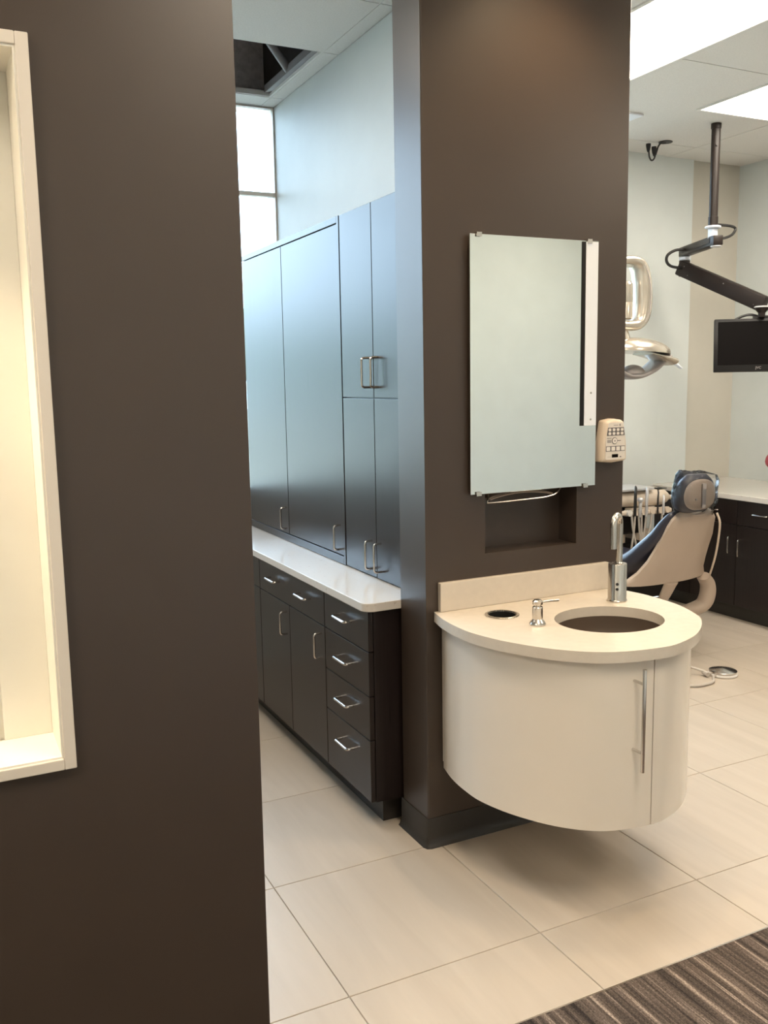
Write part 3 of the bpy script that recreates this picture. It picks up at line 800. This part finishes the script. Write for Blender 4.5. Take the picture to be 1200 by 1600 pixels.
finish('sheet', sheet(.012), 'paper', tw, True)
finish('sheet', sheet(.022), 'paper', tw, True).location.z += .004

# ================================================================== keypad on the pillar
kp = empty('chair_control_panel', (.762,-.02,1.317), 'cream wall control panel with rows of buttons beside the mirror', 'control panel')
KX0, KX1, KZ0, KZ1 = .708, .826, 1.318, 1.477
def kshape(i, f=1.0):
    pts = [(KX0+i, KZ0+i+.004),(KX0+.055, KZ0+i-.001),(KX1-i, KZ0+i+.004),(KX1-i-.001, KZ0+.07),(KX1-.015-i, KZ1-i-.006),(.767,KZ1-i+.001),(KX0+.015+i, KZ1-i-.006),(KX0+i+.001,KZ0+.07)]
    return rounded(pts, .008, 4)
def kbody():
    secs = []
    for i,y in ((0,-.0005),(.0,-.022),(.004,-.036),(.010,-.041)):
        secs.append([(p.x,y,p.y) for p in kshape(i)])
    return secs
loft('case', kbody(), 'keypad_beige', kp)
fp = [(.722,1.330),(.8125,1.330),(.8105,1.40),(.800,1.464),(.735,1.464),(.7235,1.40)]
face = prism('face', [(p.x,p.y) for p in rounded(fp,.006,3)], -.0428, -.0408, 'keypad_face', kp, axis='y')
YF = -.0428
band = prism('key_band', [(.7265,1.417),(.8085,1.417),(.8035,1.446),(.7315,1.446)], YF-.0008, YF+.0002, 'key_dark', kp, axis='y')
for i in range(4):
    for j in range(2):
        x = .739+i*.0187; z = 1.4245+j*.0135
        prism('button', [(p.x,p.y) for p in rounded([(x-.006,z-.005),(x+.006,z-.005),(x+.006,z+.005),(x-.006,z+.005)],.004,3)], YF-.002, YF-.0007, 'key_white', band, axis='y')
band2 = prism('key_band', [(.723,1.360),(.8105,1.360),(.8105,1.379),(.7235,1.379)], YF-.0008, YF+.0002, 'key_dark', kp, axis='y')
for i in range(4):
    x = .7335+i*.0222; z = 1.3695
    prism('button', [(p.x,p.y) for p in rounded([(x-.0082,z-.0072),(x+.0082,z-.0072),(x+.0082,z+.0072),(x-.0082,z+.0072)],.002,2)], YF-.002, YF-.0007, 'key_white', band2, axis='y')
cc = [(.762+.0125*math.cos(2*math.pi*k/24), 1.398+.0125*math.sin(2*math.pi*k/24)) for k in range(24)]
rg = prism('round_key', cc, YF-.001, YF+.0002, 'key_dark', kp, axis='y')
prism('button', [(.762+.0100*math.cos(2*math.pi*k/24), 1.398+.0100*math.sin(2*math.pi*k/24)) for k in range(24)], YF-.0022, YF-.0009, 'key_white', rg, axis='y')
prism('mark', [(.762+.004*math.cos(2*math.pi*k/12), 1.398+.004*math.sin(2*math.pi*k/12)) for k in range(12)], YF-.0026, YF-.002, 'lamp_grey', rg, axis='y')
box('display', .751, .779, YF-.001, YF+.0002, 1.3375, 1.3495, 'screen_black', kp)
box('print', .729, .7475, YF-.0004, YF+.0002, 1.391, 1.402, 'lamp_grey', kp); box('print', .7275, .7475, YF-.0004, YF+.0002, 1.4065, 1.4085, 'key_dark', kp)
box('print', .7755, .791, YF-.0004, YF+.0002, 1.3968, 1.3994, 'key_dark', kp)
box('print', .757, .778, YF-.0004, YF+.0002, 1.4525, 1.4555, 'lamp_grey', kp); box('print', .784, .788, YF-.0004, YF+.0002, 1.4505, 1.4585, 'key_dark', kp)
box('print', .731, .748, YF-.0004, YF+.0002, 1.3395, 1.3405, 'lamp_grey', kp); box('print', .787, .794, YF-.0004, YF+.0002, 1.337, 1.341, 'key_dark', kp)

# ================================================================== operatory: ceiling mounted monitor
def basis(n, tilt=0.0):
    n = Vector(n).normalized(); up = Vector((0,0,1)); rgt = up.cross(n).normalized()   # rgt: to the viewer's right when n points at the viewer
    n2 = (n*math.cos(tilt)+up*math.sin(tilt)).normalized(); up2 = n2.cross(rgt).normalized()
    return n2, rgt, up2
def obox(bm, c, ax, ay, az, sx, sy, sz, bev=0):
    """oriented box: centre c, axes, half sizes"""
    c = Vector(c); vs = []
    for k in (-1,1):
        for i,j in ((-1,-1),(1,-1),(1,1),(-1,1)): vs.append(bm.verts.new(c+ax*sx*i+ay*sy*j+az*sz*k))
    fs = [bm.faces.new([vs[q] for q in f]) for f in ((0,3,2,1),(4,5,6,7),(0,1,5,4),(1,2,6,5),(2,3,7,6),(3,0,4,7))]
    if bev: bmesh.ops.bevel(bm, geom=list({e for f in fs for e in f.edges}), offset=bev, segments=2, affect='EDGES', profile=.5)
PXM, PYM = 2.985, 1.70
ma = empty('ceiling_monitor_mount', (PXM,PYM,CEIL), 'dark brown ceiling pole with folding arms that hold the monitor', 'monitor arm')
lathe('pole', [(.026,CEIL-.001),(.031,CEIL-.002),(.031,CEIL-.03),(.027,CEIL-.032),(.027,2.60),(.030,2.598),(.030,2.545),(.024,2.544)], PXM, PYM, 'arm_brown', ma, 28)
tube('bolt', [(PXM-.016,PYM-.024,3.02),(PXM-.02,PYM-.032,3.02)], .008, 'arm_brown', ma, 8)
lathe('flange', [(.02,2.544),(.046,2.543),(.050,2.536),(.046,2.530),(.02,2.529)], PXM, PYM, 'strip_white', ma, 28)
box('knuckle', PXM-.022, PXM+.022, PYM-.022, PYM+.022, 2.455, 2.529, 'strip_white', ma, bev=.006)
A1 = Vector((2.975,1.66,2.450)); A2 = Vector((3.160,2.114,2.450))
d1 = (A2-A1).normalized(); s1 = Vector((-d1.y,d1.x,0)); zz_ = Vector((0,0,1))
bm = bmesh.new(); obox(bm, (A1+A2)/2, d1, s1, zz_, (A2-A1).length/2+.03, .032, .030, .006)
a1 = finish('upper_arm', bm, 'arm_brown', ma, True)
bm = bmesh.new(); obox(bm, (A1+A2)/2+s1*.033+zz_*.004, d1, s1, zz_, (A2-A1).length/2-.02, .0025, .016, .001); finish('side_groove', bm, 'arm_brown', a1)
lathe('end_cap', [(.034,2.419),(.034,2.414),(.028,2.410),(.003,2.409)], A1.x, A1.y, 'arm_silver', a1, 24)
lathe('pivot', [(.030,2.420),(.036,2.415),(.036,2.398),(.030,2.393)], A2.x, A2.y, 'strip_white', ma, 24)
B1 = Vector((3.150,2.105,2.335)); B2 = Vector((3.26,1.56,2.075))
d2 = (B2-B1).normalized(); s2 = Vector((0,0,1)).cross(d2).normalized(); n2_ = d2.cross(s2)
bm = bmesh.new(); obox(bm, (B1+B2)/2, d2, s2, n2_, (B2-B1).length/2+.04, .030, .050, .010)
a2 = finish('spring_arm', bm, 'arm_brown', ma, True)
bm = bmesh.new(); add_tube(bm, [(A2.x,A2.y,2.392),(A2.x,A2.y,2.29)], .036, 20); finish('elbow', bm, 'arm_brown', ma, True)
for sgn in (1,-1):
    bm = bmesh.new(); obox(bm, (B1+B2)/2-n2_*.006*1, d2, s2, n2_, (B2-B1).length/2-.06, .0295, .0022); finish('seam', bm, 'cable', a2); break
for t_ in (.02,.10,.55,.97):
    for sg in (-1,1):
        c0 = B1+(B2-B1)*t_+n2_*(.022 if t_ in (.02,.55) else -.022)+s2*.027*sg
        bm = bmesh.new(); add_tube(bm, [c0, c0+s2*.003*sg], .0045, 8); finish('screw', bm, 'arm_silver', a2, True)
tube('cable', catmull([(2.99,1.73,2.56),(3.08,1.75,2.565),(3.20,1.76,2.565),(3.24,1.76,2.55),(3.20,1.75,2.51),(3.10,1.72,2.48),(3.00,1.68,2.47)],6), .0085, 'cable', ma, 10)
tube('cable', catmull([(3.115,2.06,2.455),(3.05,2.08,2.452),(2.99,2.09,2.42),(2.99,2.10,2.38),(3.03,2.10,2.35),(3.13,2.10,2.34)],6), .0095, 'cable', ma, 10)
lathe('tilt_joint', [(.045,2.042),(.040,2.030),(.022,2.010),(.020,1.985)], 3.262, 1.545, 'arm_brown', ma, 24)
lathe('joint_ring', [(.040,2.052),(.048,2.047),(.048,2.043),(.040,2.042)], 3.262, 1.545, 'arm_silver', ma, 24)
# monitor
mn = empty('monitor', (3.262,1.50,1.65), 'flat black monitor hanging from the ceiling arm', 'monitor')
nM, rM, uM = basis((-.66,-.75,0), .20)
cM = Vector((3.262,1.535,1.812))
bm = bmesh.new(); obox(bm, cM, rM, uM, nM, .285, .168, .019, .006); finish('case', bm, 'black_plastic', mn, True)
bm = bmesh.new(); obox(bm, cM+nM*.0185+uM*.010, rM, uM, nM, .262, .138, .0015); finish('screen', bm, 'screen_black', mn)
bm = bmesh.new(); obox(bm, cM+uM*.172, rM, uM, nM, .055, .014, .012, .004); finish('mount', bm, 'black_plastic', mn, True)
tube('cable', catmull([cM-rM*.16+uM*.165, cM-rM*.12+uM*.185, cM-rM*.07+uM*.195, cM-rM*.02+uM*.18, cM+uM*.16],5), .008, 'cable', mn, 8)
def text_obj(s, size, origin, xdir, ydir, m, parent, depth=.0004):
    cu = bpy.data.curves.new('lettering','FONT'); cu.body = s; cu.size = size; cu.extrude = depth; cu.align_x = 'CENTER'; cu.align_y = 'CENTER'
    tmp = bpy.data.objects.new('tmp', cu); COL.objects.link(tmp)
    bpy.context.view_layer.update()
    me = bpy.data.meshes.new_from_object(tmp); bpy.data.objects.remove(tmp); bpy.data.curves.remove(cu)
    z = Vector(xdir).cross(Vector(ydir)); mt = Matrix.Identity(4)
    for i in range(3): mt[i][0], mt[i][1], mt[i][2] = xdir[i], ydir[i], z[i]
    mt.translation = Vector(origin)-wl(parent); me.transform(mt); me.name = 'lettering'
    me.materials.clear(); me.materials.append(MAT[m])
    o = bpy.data.objects.new('lettering', me); COL.objects.link(o); o.parent = parent
    return o
text_obj('JVC', .022, cM+nM*.0194-uM*.148-rM*.02, rM, uM, 'lamp_grey', mn)

# plugs hanging from the ceiling
cd = empty('ceiling_cable', (2.96,2.18,CEIL), 'short black cable with two plugs dangling from the operatory ceiling', 'cable')
lathe('grommet', [(.02,CEIL-.0005),(.045,CEIL-.0005),(.045,CEIL-.004),(.02,CEIL-.005)], 3.01, 2.16, 'cable', cd, 16)
tube('cord', catmull([(3.01,2.16,CEIL-.004),(2.975,2.17,CEIL-.012),(2.955,2.18,3.10),(2.935,2.18,3.045),(2.912,2.18,3.030),(2.894,2.18,3.05),(2.888,2.18,3.085)],5), .0055, 'cable', cd, 8)
tube('cord', catmull([(2.962,2.18,3.11),(2.950,2.185,3.07),(2.938,2.185,3.062),(2.932,2.185,3.07)],5), .0055, 'cable', cd, 8)
for x,z in ((2.886,3.080),(2.934,3.066)):
    lathe('plug', [(.006,z),(.011,z+.012),(.016,z+.040),(.016,z+.052),(.004,z+.052)], x, 2.183, 'black_plastic', cd, 14)

# ================================================================== dental lamp
dl_ = empty('dental_lamp', (2.25,1.5,1.62), 'champagne metal dental operating lamp beside the pillar edge', 'lamp')
def loft_path(name, path, rx, ry, m, parent, updir=Vector((0,1,0)), seg=18, power=2.0):
    path = [Vector(p) for p in path]; secs = []; n = len(path)
    for i,p in enumerate(path):
        t = (path[min(i+1,n-1)]-path[max(i-1,0)]).normalized(); b = updir; a = t.cross(b).normalized()
        ax = rx[i] if isinstance(rx,(list,tuple)) else rx; by = ry[i] if isinstance(ry,(list,tuple)) else ry
        s = []
        for k in range(seg):
            th = 2*math.pi*k/seg; c_, s_ = math.cos(th), math.sin(th)
            s.append(p+a*ax*math.copysign(abs(c_)**(2/power),c_)+b*by*math.copysign(abs(s_)**(2/power),s_))
        secs.append(s)
    return loft(name, secs, m, parent)
lp_ = catmull([(1.90,1.5,2.262),(2.06,1.5,2.272),(2.175,1.5,2.272),(2.232,1.5,2.225),(2.252,1.5,2.10),(2.245,1.5,1.985),(2.205,1.5,1.925),(2.12,1.5,1.915),(2.02,1.5,1.92)],5)
nn = len(lp_)
loft_path('yoke', lp_, [.026+.022*math.exp(-((i/nn-.52)/.22)**2) for i in range(nn)], .06, 'lamp_champagne', dl_, power=2.6)
tube('yoke_seam', catmull([(2.215,1.443,2.255),(2.245,1.441,2.19),(2.262,1.4405,2.10),(2.255,1.441,1.99),(2.228,1.443,1.935)],6), .0035, 'lamp_grey', dl_, 8)
lathe('spindle', [(.003,2.165),(.030,2.160),(.040,2.145),(.042,2.05),(.041,2.048),(.041,2.042),(.042,2.040),(.042,1.955),(.03,1.95)], 2.13, 1.5, 'lamp_champagne', dl_, 24)
def dome(name, cx,cy,cz, rx,ry,rz, m, parent, z_lo=0.0, tilt=0.0, tx=0.0):
    bm = bmesh.new(); rings = []; N = 28; K = 8
    for i in range(K+1):
        a = math.radians(90*i/K)*.985
        rr, z = math.cos(a), math.sin(a)
        rings.append([(rr*math.cos(2*math.pi*k/N)*rx, rr*math.sin(2*math.pi*k/N)*ry, z*rz) for k in range(N)])
    rings = [[(x,y,z_lo) for x,y,z in rings[0]]]+rings
    R = []
    ct, st = math.cos(tilt), math.sin(tilt)
    for r in rings:
        R.append([bm.verts.new((cx+x*ct+z*st, cy+y, cz-x*st+z*ct)) for x,y,z in r])
    for i in range(len(R)-1):
        for k in range(N): bm.faces.new((R[i][k],R[i][(k+1)%N],R[i+1][(k+1)%N],R[i+1][k]))
    bm.faces.new(R[0][::-1]); bm.faces.new(R[-1])
    return finish(name, bm, m, parent, 50)
dome('head_shell', 2.215,1.5,1.772, .225,.15,.078, 'lamp_champagne', dl_, -.006, .06)
dome('neck', 2.09,1.5,1.80, .07,.06,.13, 'lamp_champagne', dl_)
loft_path('reflector_rim', catmull([(2.02,1.5,1.765),(2.035,1.5,1.69),(2.10,1.5,1.640),(2.20,1.5,1.630),(2.30,1.5,1.660),(2.37,1.5,1.705),(2.42,1.5,1.745)],6), .018, .075, 'lamp_grey', dl_, power=2.4)
loft_path('inner_band', catmull([(2.23,1.46,1.757),(2.31,1.46,1.742),(2.38,1.46,1.725),(2.425,1.46,1.712)],5), [.008+.016*i/15 for i in range(16)], .085, 'lamp_champagne', dl_, power=2.4)
dome('bulb_housing', 2.195,1.5,1.645, .075,.06,.052, 'lamp_grey', dl_)
loft_path('aim_handle', catmull([(2.40,1.44,1.715),(2.445,1.43,1.700),(2.485,1.42,1.672)],5), [.010,.010,.010,.010,.009,.009,.008,.008,.007,.006,.005], .014, 'strip_white', dl_)
loft_path('support_arm', [(1.92,1.5,2.262),(1.75,1.62,2.262),(1.5,1.80,2.262)], .03, .03, 'lamp_champagne', dl_, updir=Vector((0,0,1)))
lathe('drop_tube', [(.028,2.25),(.028,CEIL-.012),(.07,CEIL-.010),(.07,CEIL-.001),(.02,CEIL-.0005)], 1.5, 1.80, 'lamp_champagne', dl_, 24)

# ================================================================== dental chair (faces the window)
CXC = 2.275
ch = empty('dental_chair', (CXC,1.6,0), 'reclined navy dental chair with beige back shell seen from behind', 'dental chair')
def pad(name, path, m, parent, seg=28, power=2.8):
    """path rows: y, z, half width, half thickness, x offset; sections perpendicular to the path in the YZ plane"""
    P = [Vector((r[0],r[1],0)) for r in path]; secs = []; n = len(path)
    for i,r in enumerate(path):
        t = (P[min(i+1,n-1)]-P[max(i-1,0)]).normalized(); nv = Vector((0,-t.y,t.x)); s = []
        for k in range(seg):
            th = 2*math.pi*k/seg; c_, s_ = math.cos(th), math.sin(th)
            x = r[2]*math.copysign(abs(c_)**(2/power),c_); h = r[3]*math.copysign(abs(s_)**(2/power),s_)
            s.append(Vector((CXC+r[4]+x, r[0], r[1]))+nv*h)
        secs.append(s)
    return loft(name, secs, m, parent)
def dense(rows, n=5):
    a = catmull([Vector((r[0],r[1],r[2])) for r in rows], n); b = catmull([Vector((r[3],r[4],0)) for r in rows], n)
    return [(p.x,p.y,max(.004,p.z),max(.003,q.x),q.y) for p,q in zip(a,b)]
pad('upholstery', dense([(1.088,.885,.10,.012,0),(1.102,.875,.15,.028,0),(1.135,.825,.185,.038,0),(1.18,.745,.215,.055,0),(1.25,.665,.245,.066,0),(1.33,.590,.265,.075,0),(1.44,.535,.280,.072,0),(1.60,.500,.285,.068,0),(1.77,.490,.280,.066,0),(1.95,.495,.26,.060,0),(2.07,.480,.24,.050,0),(2.13,.460,.20,.020,0)]), 'navy', ch)
# beige shell behind the back: a curved plate that follows the pad, narrower at the top, with two feet
def shell():
    rows = []   # y, z, left x, right x
    data = [(1.042,.872,2.20,2.37),(1.047,.855,2.155,2.415),(1.060,.825,2.13,2.445),(1.080,.780,2.115,2.458),(1.105,.72,2.10,2.475),(1.135,.65,2.08,2.48),(1.16,.585,2.055,2.485),(1.185,.52,2.005,2.495),(1.20,.485,1.955,2.515),(1.21,.462,1.89,2.53)]
    bm = bmesh.new(); F = []; B = []
    N = 14
    for (y,z,a,b) in data:
        fr, bk = [], []
        for k in range(N+1):
            t = k/N; x = a+(b-a)*t; q = (2*t-1)
            dy = .030*abs(q)**3   # edges wrap forward
            p = Vector((x, y+dy*.75, z+dy*.6))
            fr.append(bm.verts.new(p)); bk.append(bm.verts.new(p+Vector((0,.012,.010))))
        F.append(fr); B.append(bk)
    for S in (F,B):
        for i in range(len(S)-1):
            for k in range(N): bm.faces.new((S[i][k],S[i][k+1],S[i+1][k+1],S[i+1][k]))
    for i in range(len(F)-1):
        for k in (0,N): bm.faces.new((F[i][k],F[i+1][k],B[i+1][k],B[i][k]))
    for i in (0,len(F)-1):
        for k in range(N): bm.faces.new((F[i][k],F[i][k+1],B[i][k+1],B[i][k]))
    return bm
finish('back_shell', shell(), 'shell_beige', ch, 50)
# lower brackets
loft_path('bracket', catmull([(2.26,1.215,.465),(2.255,1.24,.41),(2.265,1.29,.34),(2.30,1.37,.28)],5), [.055-.002*i for i in range(16)], .02, 'shell_beige', ch, updir=Vector((0,.7,.7)).normalized())
loft_path('bracket', catmull([(2.50,1.212,.475),(2.545,1.22,.42),(2.555,1.23,.35),(2.535,1.25,.29),(2.46,1.30,.25),(2.36,1.38,.235)],5), [.030+.014*math.sin(math.pi*i/25) for i in range(26)], .05, 'shell_beige', ch, updir=Vector((0,1,0)))
box('seat_frame', 2.12, 2.44, 1.40, 1.90, .33, .43, 'black_plastic', ch, bev=.02)
box('lift_column', 2.17, 2.39, 1.50, 1.80, .05, .33, 'shell_beige', ch, bev=.03)
prism('base_plate', [(p.x,p.y) for p in rounded([(2.02,1.38),(2.54,1.38),(2.54,2.12),(2.02,2.12)],.12,6)], .0005, .05, 'shell_beige', ch, bev=.012)
# headrest
hr = pad('headrest', dense([(1.090,.888,.06,.02,-.012),(1.086,.902,.100,.042,-.012),(1.075,.945,.125,.050,-.012),(1.062,1.005,.127,.050,-.012),(1.055,1.058,.108,.043,-.012),(1.053,1.096,.065,.022,-.012)]), 'navy', ch)
def headshell():
    cx, cz = 2.262, .988; N = 32; bm = bmesh.new(); R = []
    for s, dy in ((1.0,.012),(.97,-.004),(.85,-.012),(.5,-.018),(.05,-.020)):
        R.append([bm.verts.new((cx+.108*s*math.copysign(abs(math.cos(2*math.pi*k/N))**.8,math.cos(2*math.pi*k/N)), .1+.918+dy, cz+.086*s*math.copysign(abs(math.sin(2*math.pi*k/N))**.8,math.sin(2*math.pi*k/N)))) for k in range(N)])
    for i in range(len(R)-1):
        for k in range(N): bm.faces.new((R[i][k],R[i][(k+1)%N],R[i+1][(k+1)%N],R[i+1][k]))
    bm.faces.new(R[-1]); bm.faces.new(R[0][::-1])
    return bm
finish('headrest_shell', headshell(), 'shell_beige', hr, 50)
box('slide', 2.250, 2.278, .990, 1.000, .915, 1.05, 'lamp_grey', hr, bev=.004)
bm = bmesh.new(); add_tube(bm, [(2.212,1.006,.965),(2.212,.995,.965)], .006, 10); finish('screw', bm, 'lamp_grey', hr, True)
loft_path('neck_bar', [(2.275,1.06,.90),(2.275,1.07,.86),(2.275,1.09,.81)], .045, .014, 'arm_silver', ch)
tube('cord', catmull([(2.405,1.035,.875),(2.415,1.02,.82),(2.44,1.05,.72),(2.475,1.10,.62),(2.505,1.15,.54),(2.525,1.19,.475)],6), .006, 'unit_beige', ch, 8)
# clear plastic cover over the headrest: its own thing
def cover():
    rnd = random.Random(3); bm = bmesh.new(); R = []; N = 40
    rows = [(.868,.118,.056),(.895,.122,.064),(.945,.138,.078),(1.00,.140,.078),(1.055,.126,.070),(1.095,.100,.052),(1.112,.074,.028)]
    for j,(z,a,b) in enumerate(rows):
        ring = []
        for k in range(N):
            th = 2*math.pi*k/N; c_, s_ = math.cos(th), math.sin(th); w = 1+.05*(rnd.random()-.5)
            x = a*w*math.copysign(abs(c_)**.75,c_); y = b*w*math.copysign(abs(s_)**.75,s_); zz = z+.006*(rnd.random()-.5)
            if j >= 5 and c_ < -.8: x *= 1.25+.2*(j-5); zz += .006*(j-4)
            if j >= 4 and c_ > .8: x *= 1.22+.26*(j-4); zz -= .010*(j-4)
            ring.append(bm.verts.new((2.265+x, 1.064+y, zz)))
        R.append(ring)
    for i in range(len(R)-1):
        for k in range(N): bm.faces.new((R[i][k],R[i][(k+1)%N],R[i+1][(k+1)%N],R[i+1][k]))
    bm.faces.new(R[-1])
    return bm
tag(finish('plastic_cover', cover(), 'plastic_wrap', None, 35), 'clear crinkled plastic cover pulled over the chair headrest', 'plastic cover')

# ================================================================== delivery unit with hanging instruments
du = empty('delivery_unit', (2.5,1.8,0), 'beige dental delivery unit with hanging instruments beyond the chair', 'dental unit')
loft_path('body', catmull([(2.16,1.86,.868),(2.30,1.86,.868),(2.50,1.86,.862),(2.64,1.86,.862),(2.71,1.86,.868),(2.74,1.86,.872)],4), [.055]*8+[.062]*8+[.060,.055,.045,.034,.012][:5], .13, 'unit_beige', du, power=3)
prism('tray', [(p.x,p.y) for p in rounded([(2.20,1.72),(2.60,1.72),(2.60,1.98),(2.20,1.98)],.03,4)], .928, .942, 'arm_silver', du, bev=.004)
box('key_strip', 2.655, 2.735, 1.76, 1.90, .922, .926, 'black_plastic', du)
loft_path('grip', catmull([(2.72,1.80,.862),(2.78,1.79,.856),(2.84,1.78,.850)],4), .016, .02, 'unit_beige', du)
loft_path('holder_rail', catmull([(2.28,1.70,.790),(2.40,1.69,.788),(2.55,1.69,.782),(2.72,1.71,.780)],5), .016, .018, 'unit_beige', du, power=3)
box('rail_bracket', 2.40, 2.60, 1.70, 1.80, .775, .81, 'unit_beige', du, bev=.008)
HX = [(2.335,'key_white'),(2.40,'unit_beige'),(2.455,'unit_beige'),(2.53,'unit_beige'),(2.60,'unit_beige'),(2.66,'unit_beige')]
for x,m_ in HX:
    bm = bmesh.new(); add_tube(bm, [(x,1.665,.792),(x,1.72,.786)], [.022,.020], 14); finish('holder', bm, m_, du, True)
tools = [(2.37,'cable',.80,.965,.010),(2.412,'arm_silver',.79,.880,.012),(2.468,'arm_silver',.79,.955,.011),(2.565,'cable',.80,.93,.006),(2.615,'arm_silver',.79,.89,.008)]
for x,m_,z0,z1,r in tools:
    t_ = tube('instrument', catmull([(x,1.66,z0-.03),(x,1.66,(z0+z1)/2),(x+.012,1.67,z1-.02),(x+.026,1.69,z1)],4), [r*.8]+[r]*6+[r*.9]*3+[r*.8,r*.7,r*.5], m_, du, 10)
lathe('air_syringe_head', [(.004,.862),(.020,.868),(.022,.880),(.014,.890),(.003,.892)], 2.412, 1.66, 'arm_silver', du, 14)
for x,dx in ((2.345,.05),(2.375,-.02),(2.405,.03),(2.43,.01),(2.47,-.03),(2.52,-.05),(2.61,-.03)):
    tube('tubing', catmull([(x,1.665,.775),(x+dx*.3,1.665,.68),(x+dx,1.67,.56),(x+dx*1.3,1.69,.46),(x+dx*.8,1.74,.42),(2.45,1.86,.50)],6), .0068, 'tube_grey', du, 8)
box('support_head', 2.36, 2.60, 1.80, 2.04, .62, .81, 'black_plastic', du, bev=.02)
box('stand', 2.62, 2.76, 1.93, 2.08, .0555, .62, 'unit_beige', du, bev=.02)
loft_path('swing_arm', [(2.52,1.92,.70),(2.62,1.97,.67),(2.70,2.0,.60)], .035, .035, 'unit_beige', du, updir=Vector((0,0,1)))
box('junction_box', 2.34, 2.45, 1.84, 1.98, .555, .635, 'unit_beige', du, bev=.006)
box('hose_shelf', 2.30, 2.62, 1.84, 2.05, .50, .553, 'black_plastic', du, bev=.006)
du.location += Vector((.30,.33,-.055))

# foot control
fc = empty('foot_control', (2.335,.885,0), 'round chrome foot control with cord on the tile floor', 'foot control')
lathe('base', [(.072,.0005),(.078,.004),(.078,.012),(.072,.015)], 2.335, .885, 'key_white', fc, 32)
lathe('disc', [(.070,.015),(.074,.020),(.074,.026),(.066,.030),(.030,.038),(.003,.042)], 2.335, .885, 'nickel', fc, 32)
tube('cord', catmull([(2.265,.90,.012),(2.22,.93,.03),(2.15,1.0,.06),(2.08,1.12,.11),(2.10,1.35,.14),(2.18,1.45,.10)],6), .007, 'tube_grey', fc, 8)
tube('cord', catmull([(2.27,.87,.012),(2.24,.86,.012),(2.17,.80,.010),(2.05,.80,.010),(1.98,.90,.010),(1.96,1.1,.010)],6), .007, 'tube_grey', fc, 8)
tube('cord_clip', [(2.235,.93,.018),(2.225,.885,.018)], .012, 'tube_grey', fc, 8)

# pink bud in a vase on the right hand counter (only the bud's tip shows)
vz = empty('vase', (4.0-.12,2.02,.85), 'small vase with a dark pink bud at the right edge above the counter', 'vase')
vx, vy = 3.985, 1.985
lathe('body', [(.022,.8505),(.034,.858),(.036,.90),(.020,.945),(.016,.96),(.014,.96),(.018,.945),(.032,.90),(.030,.862),(.003,.862)], vx, vy, 'strip_white', vz, 24, cap=False)
tube('stem', catmull([(vx,vy,.865),(vx,vy,.94),(vx-.02,vy+.005,.99),(vx-.062,vy+.012,1.005)],4), .003, 'leaf', vz, 8)
lathe('bud', [(.004,.968),(.018,.972),(.030,.988),(.036,1.010),(.030,1.040),(.014,1.066),(.002,1.075)], 3.918, 2.000, 'pink', vz, 20)

# ================================================================== outside
gr = box('ground', -40, 40, FY1+.2, 60, -0.25, -0.15, 'concrete'); tag(gr, kind=S_)
def tree(x, y, r, h, label, seed):
    rnd = random.Random(seed)
    t = empty('tree', (x,y,-.15), label, 'tree', 'trees outside the window')
    tube('trunk', [(x,y,-.15),(x+.05,y,h*.4),(x,y,h*.6)], [.14,.11,.07], 'bark', t, 10)
    bm = bmesh.new()
    for k in range(7):
        c0 = Vector((x+rnd.uniform(-.6,.6)*r, y+rnd.uniform(-.5,.5)*r, h*.62+rnd.uniform(-.25,.45)*r)); rr = r*rnd.uniform(.45,.75)
        g = bmesh.ops.create_icosphere(bm, subdivisions=2, radius=rr, matrix=Matrix.Translation(c0))
        for v in g['verts']:
            v.co = c0+(v.co-c0)*(1+rnd.uniform(-.14,.14))
    finish('crown', bm, 'leaf', t, False)
for i,(x,y,r,h) in enumerate(((-13,24,2.0,3.6),(-7.6,22,1.8,3.0),(-2.2,24,2.1,3.7),(3.4,22,1.8,3.2),(8.8,24,2.1,3.9),(14.4,23,2.0,3.4))):
    tree(x,y,r,h, ['leafy tree far left outside the window','low leafy tree left of the middle outside the window','broad leafy tree straight outside the left window','low leafy tree right of the middle outside','tall leafy tree outside the operatory window','leafy tree far right outside the window'][i], 20+i)
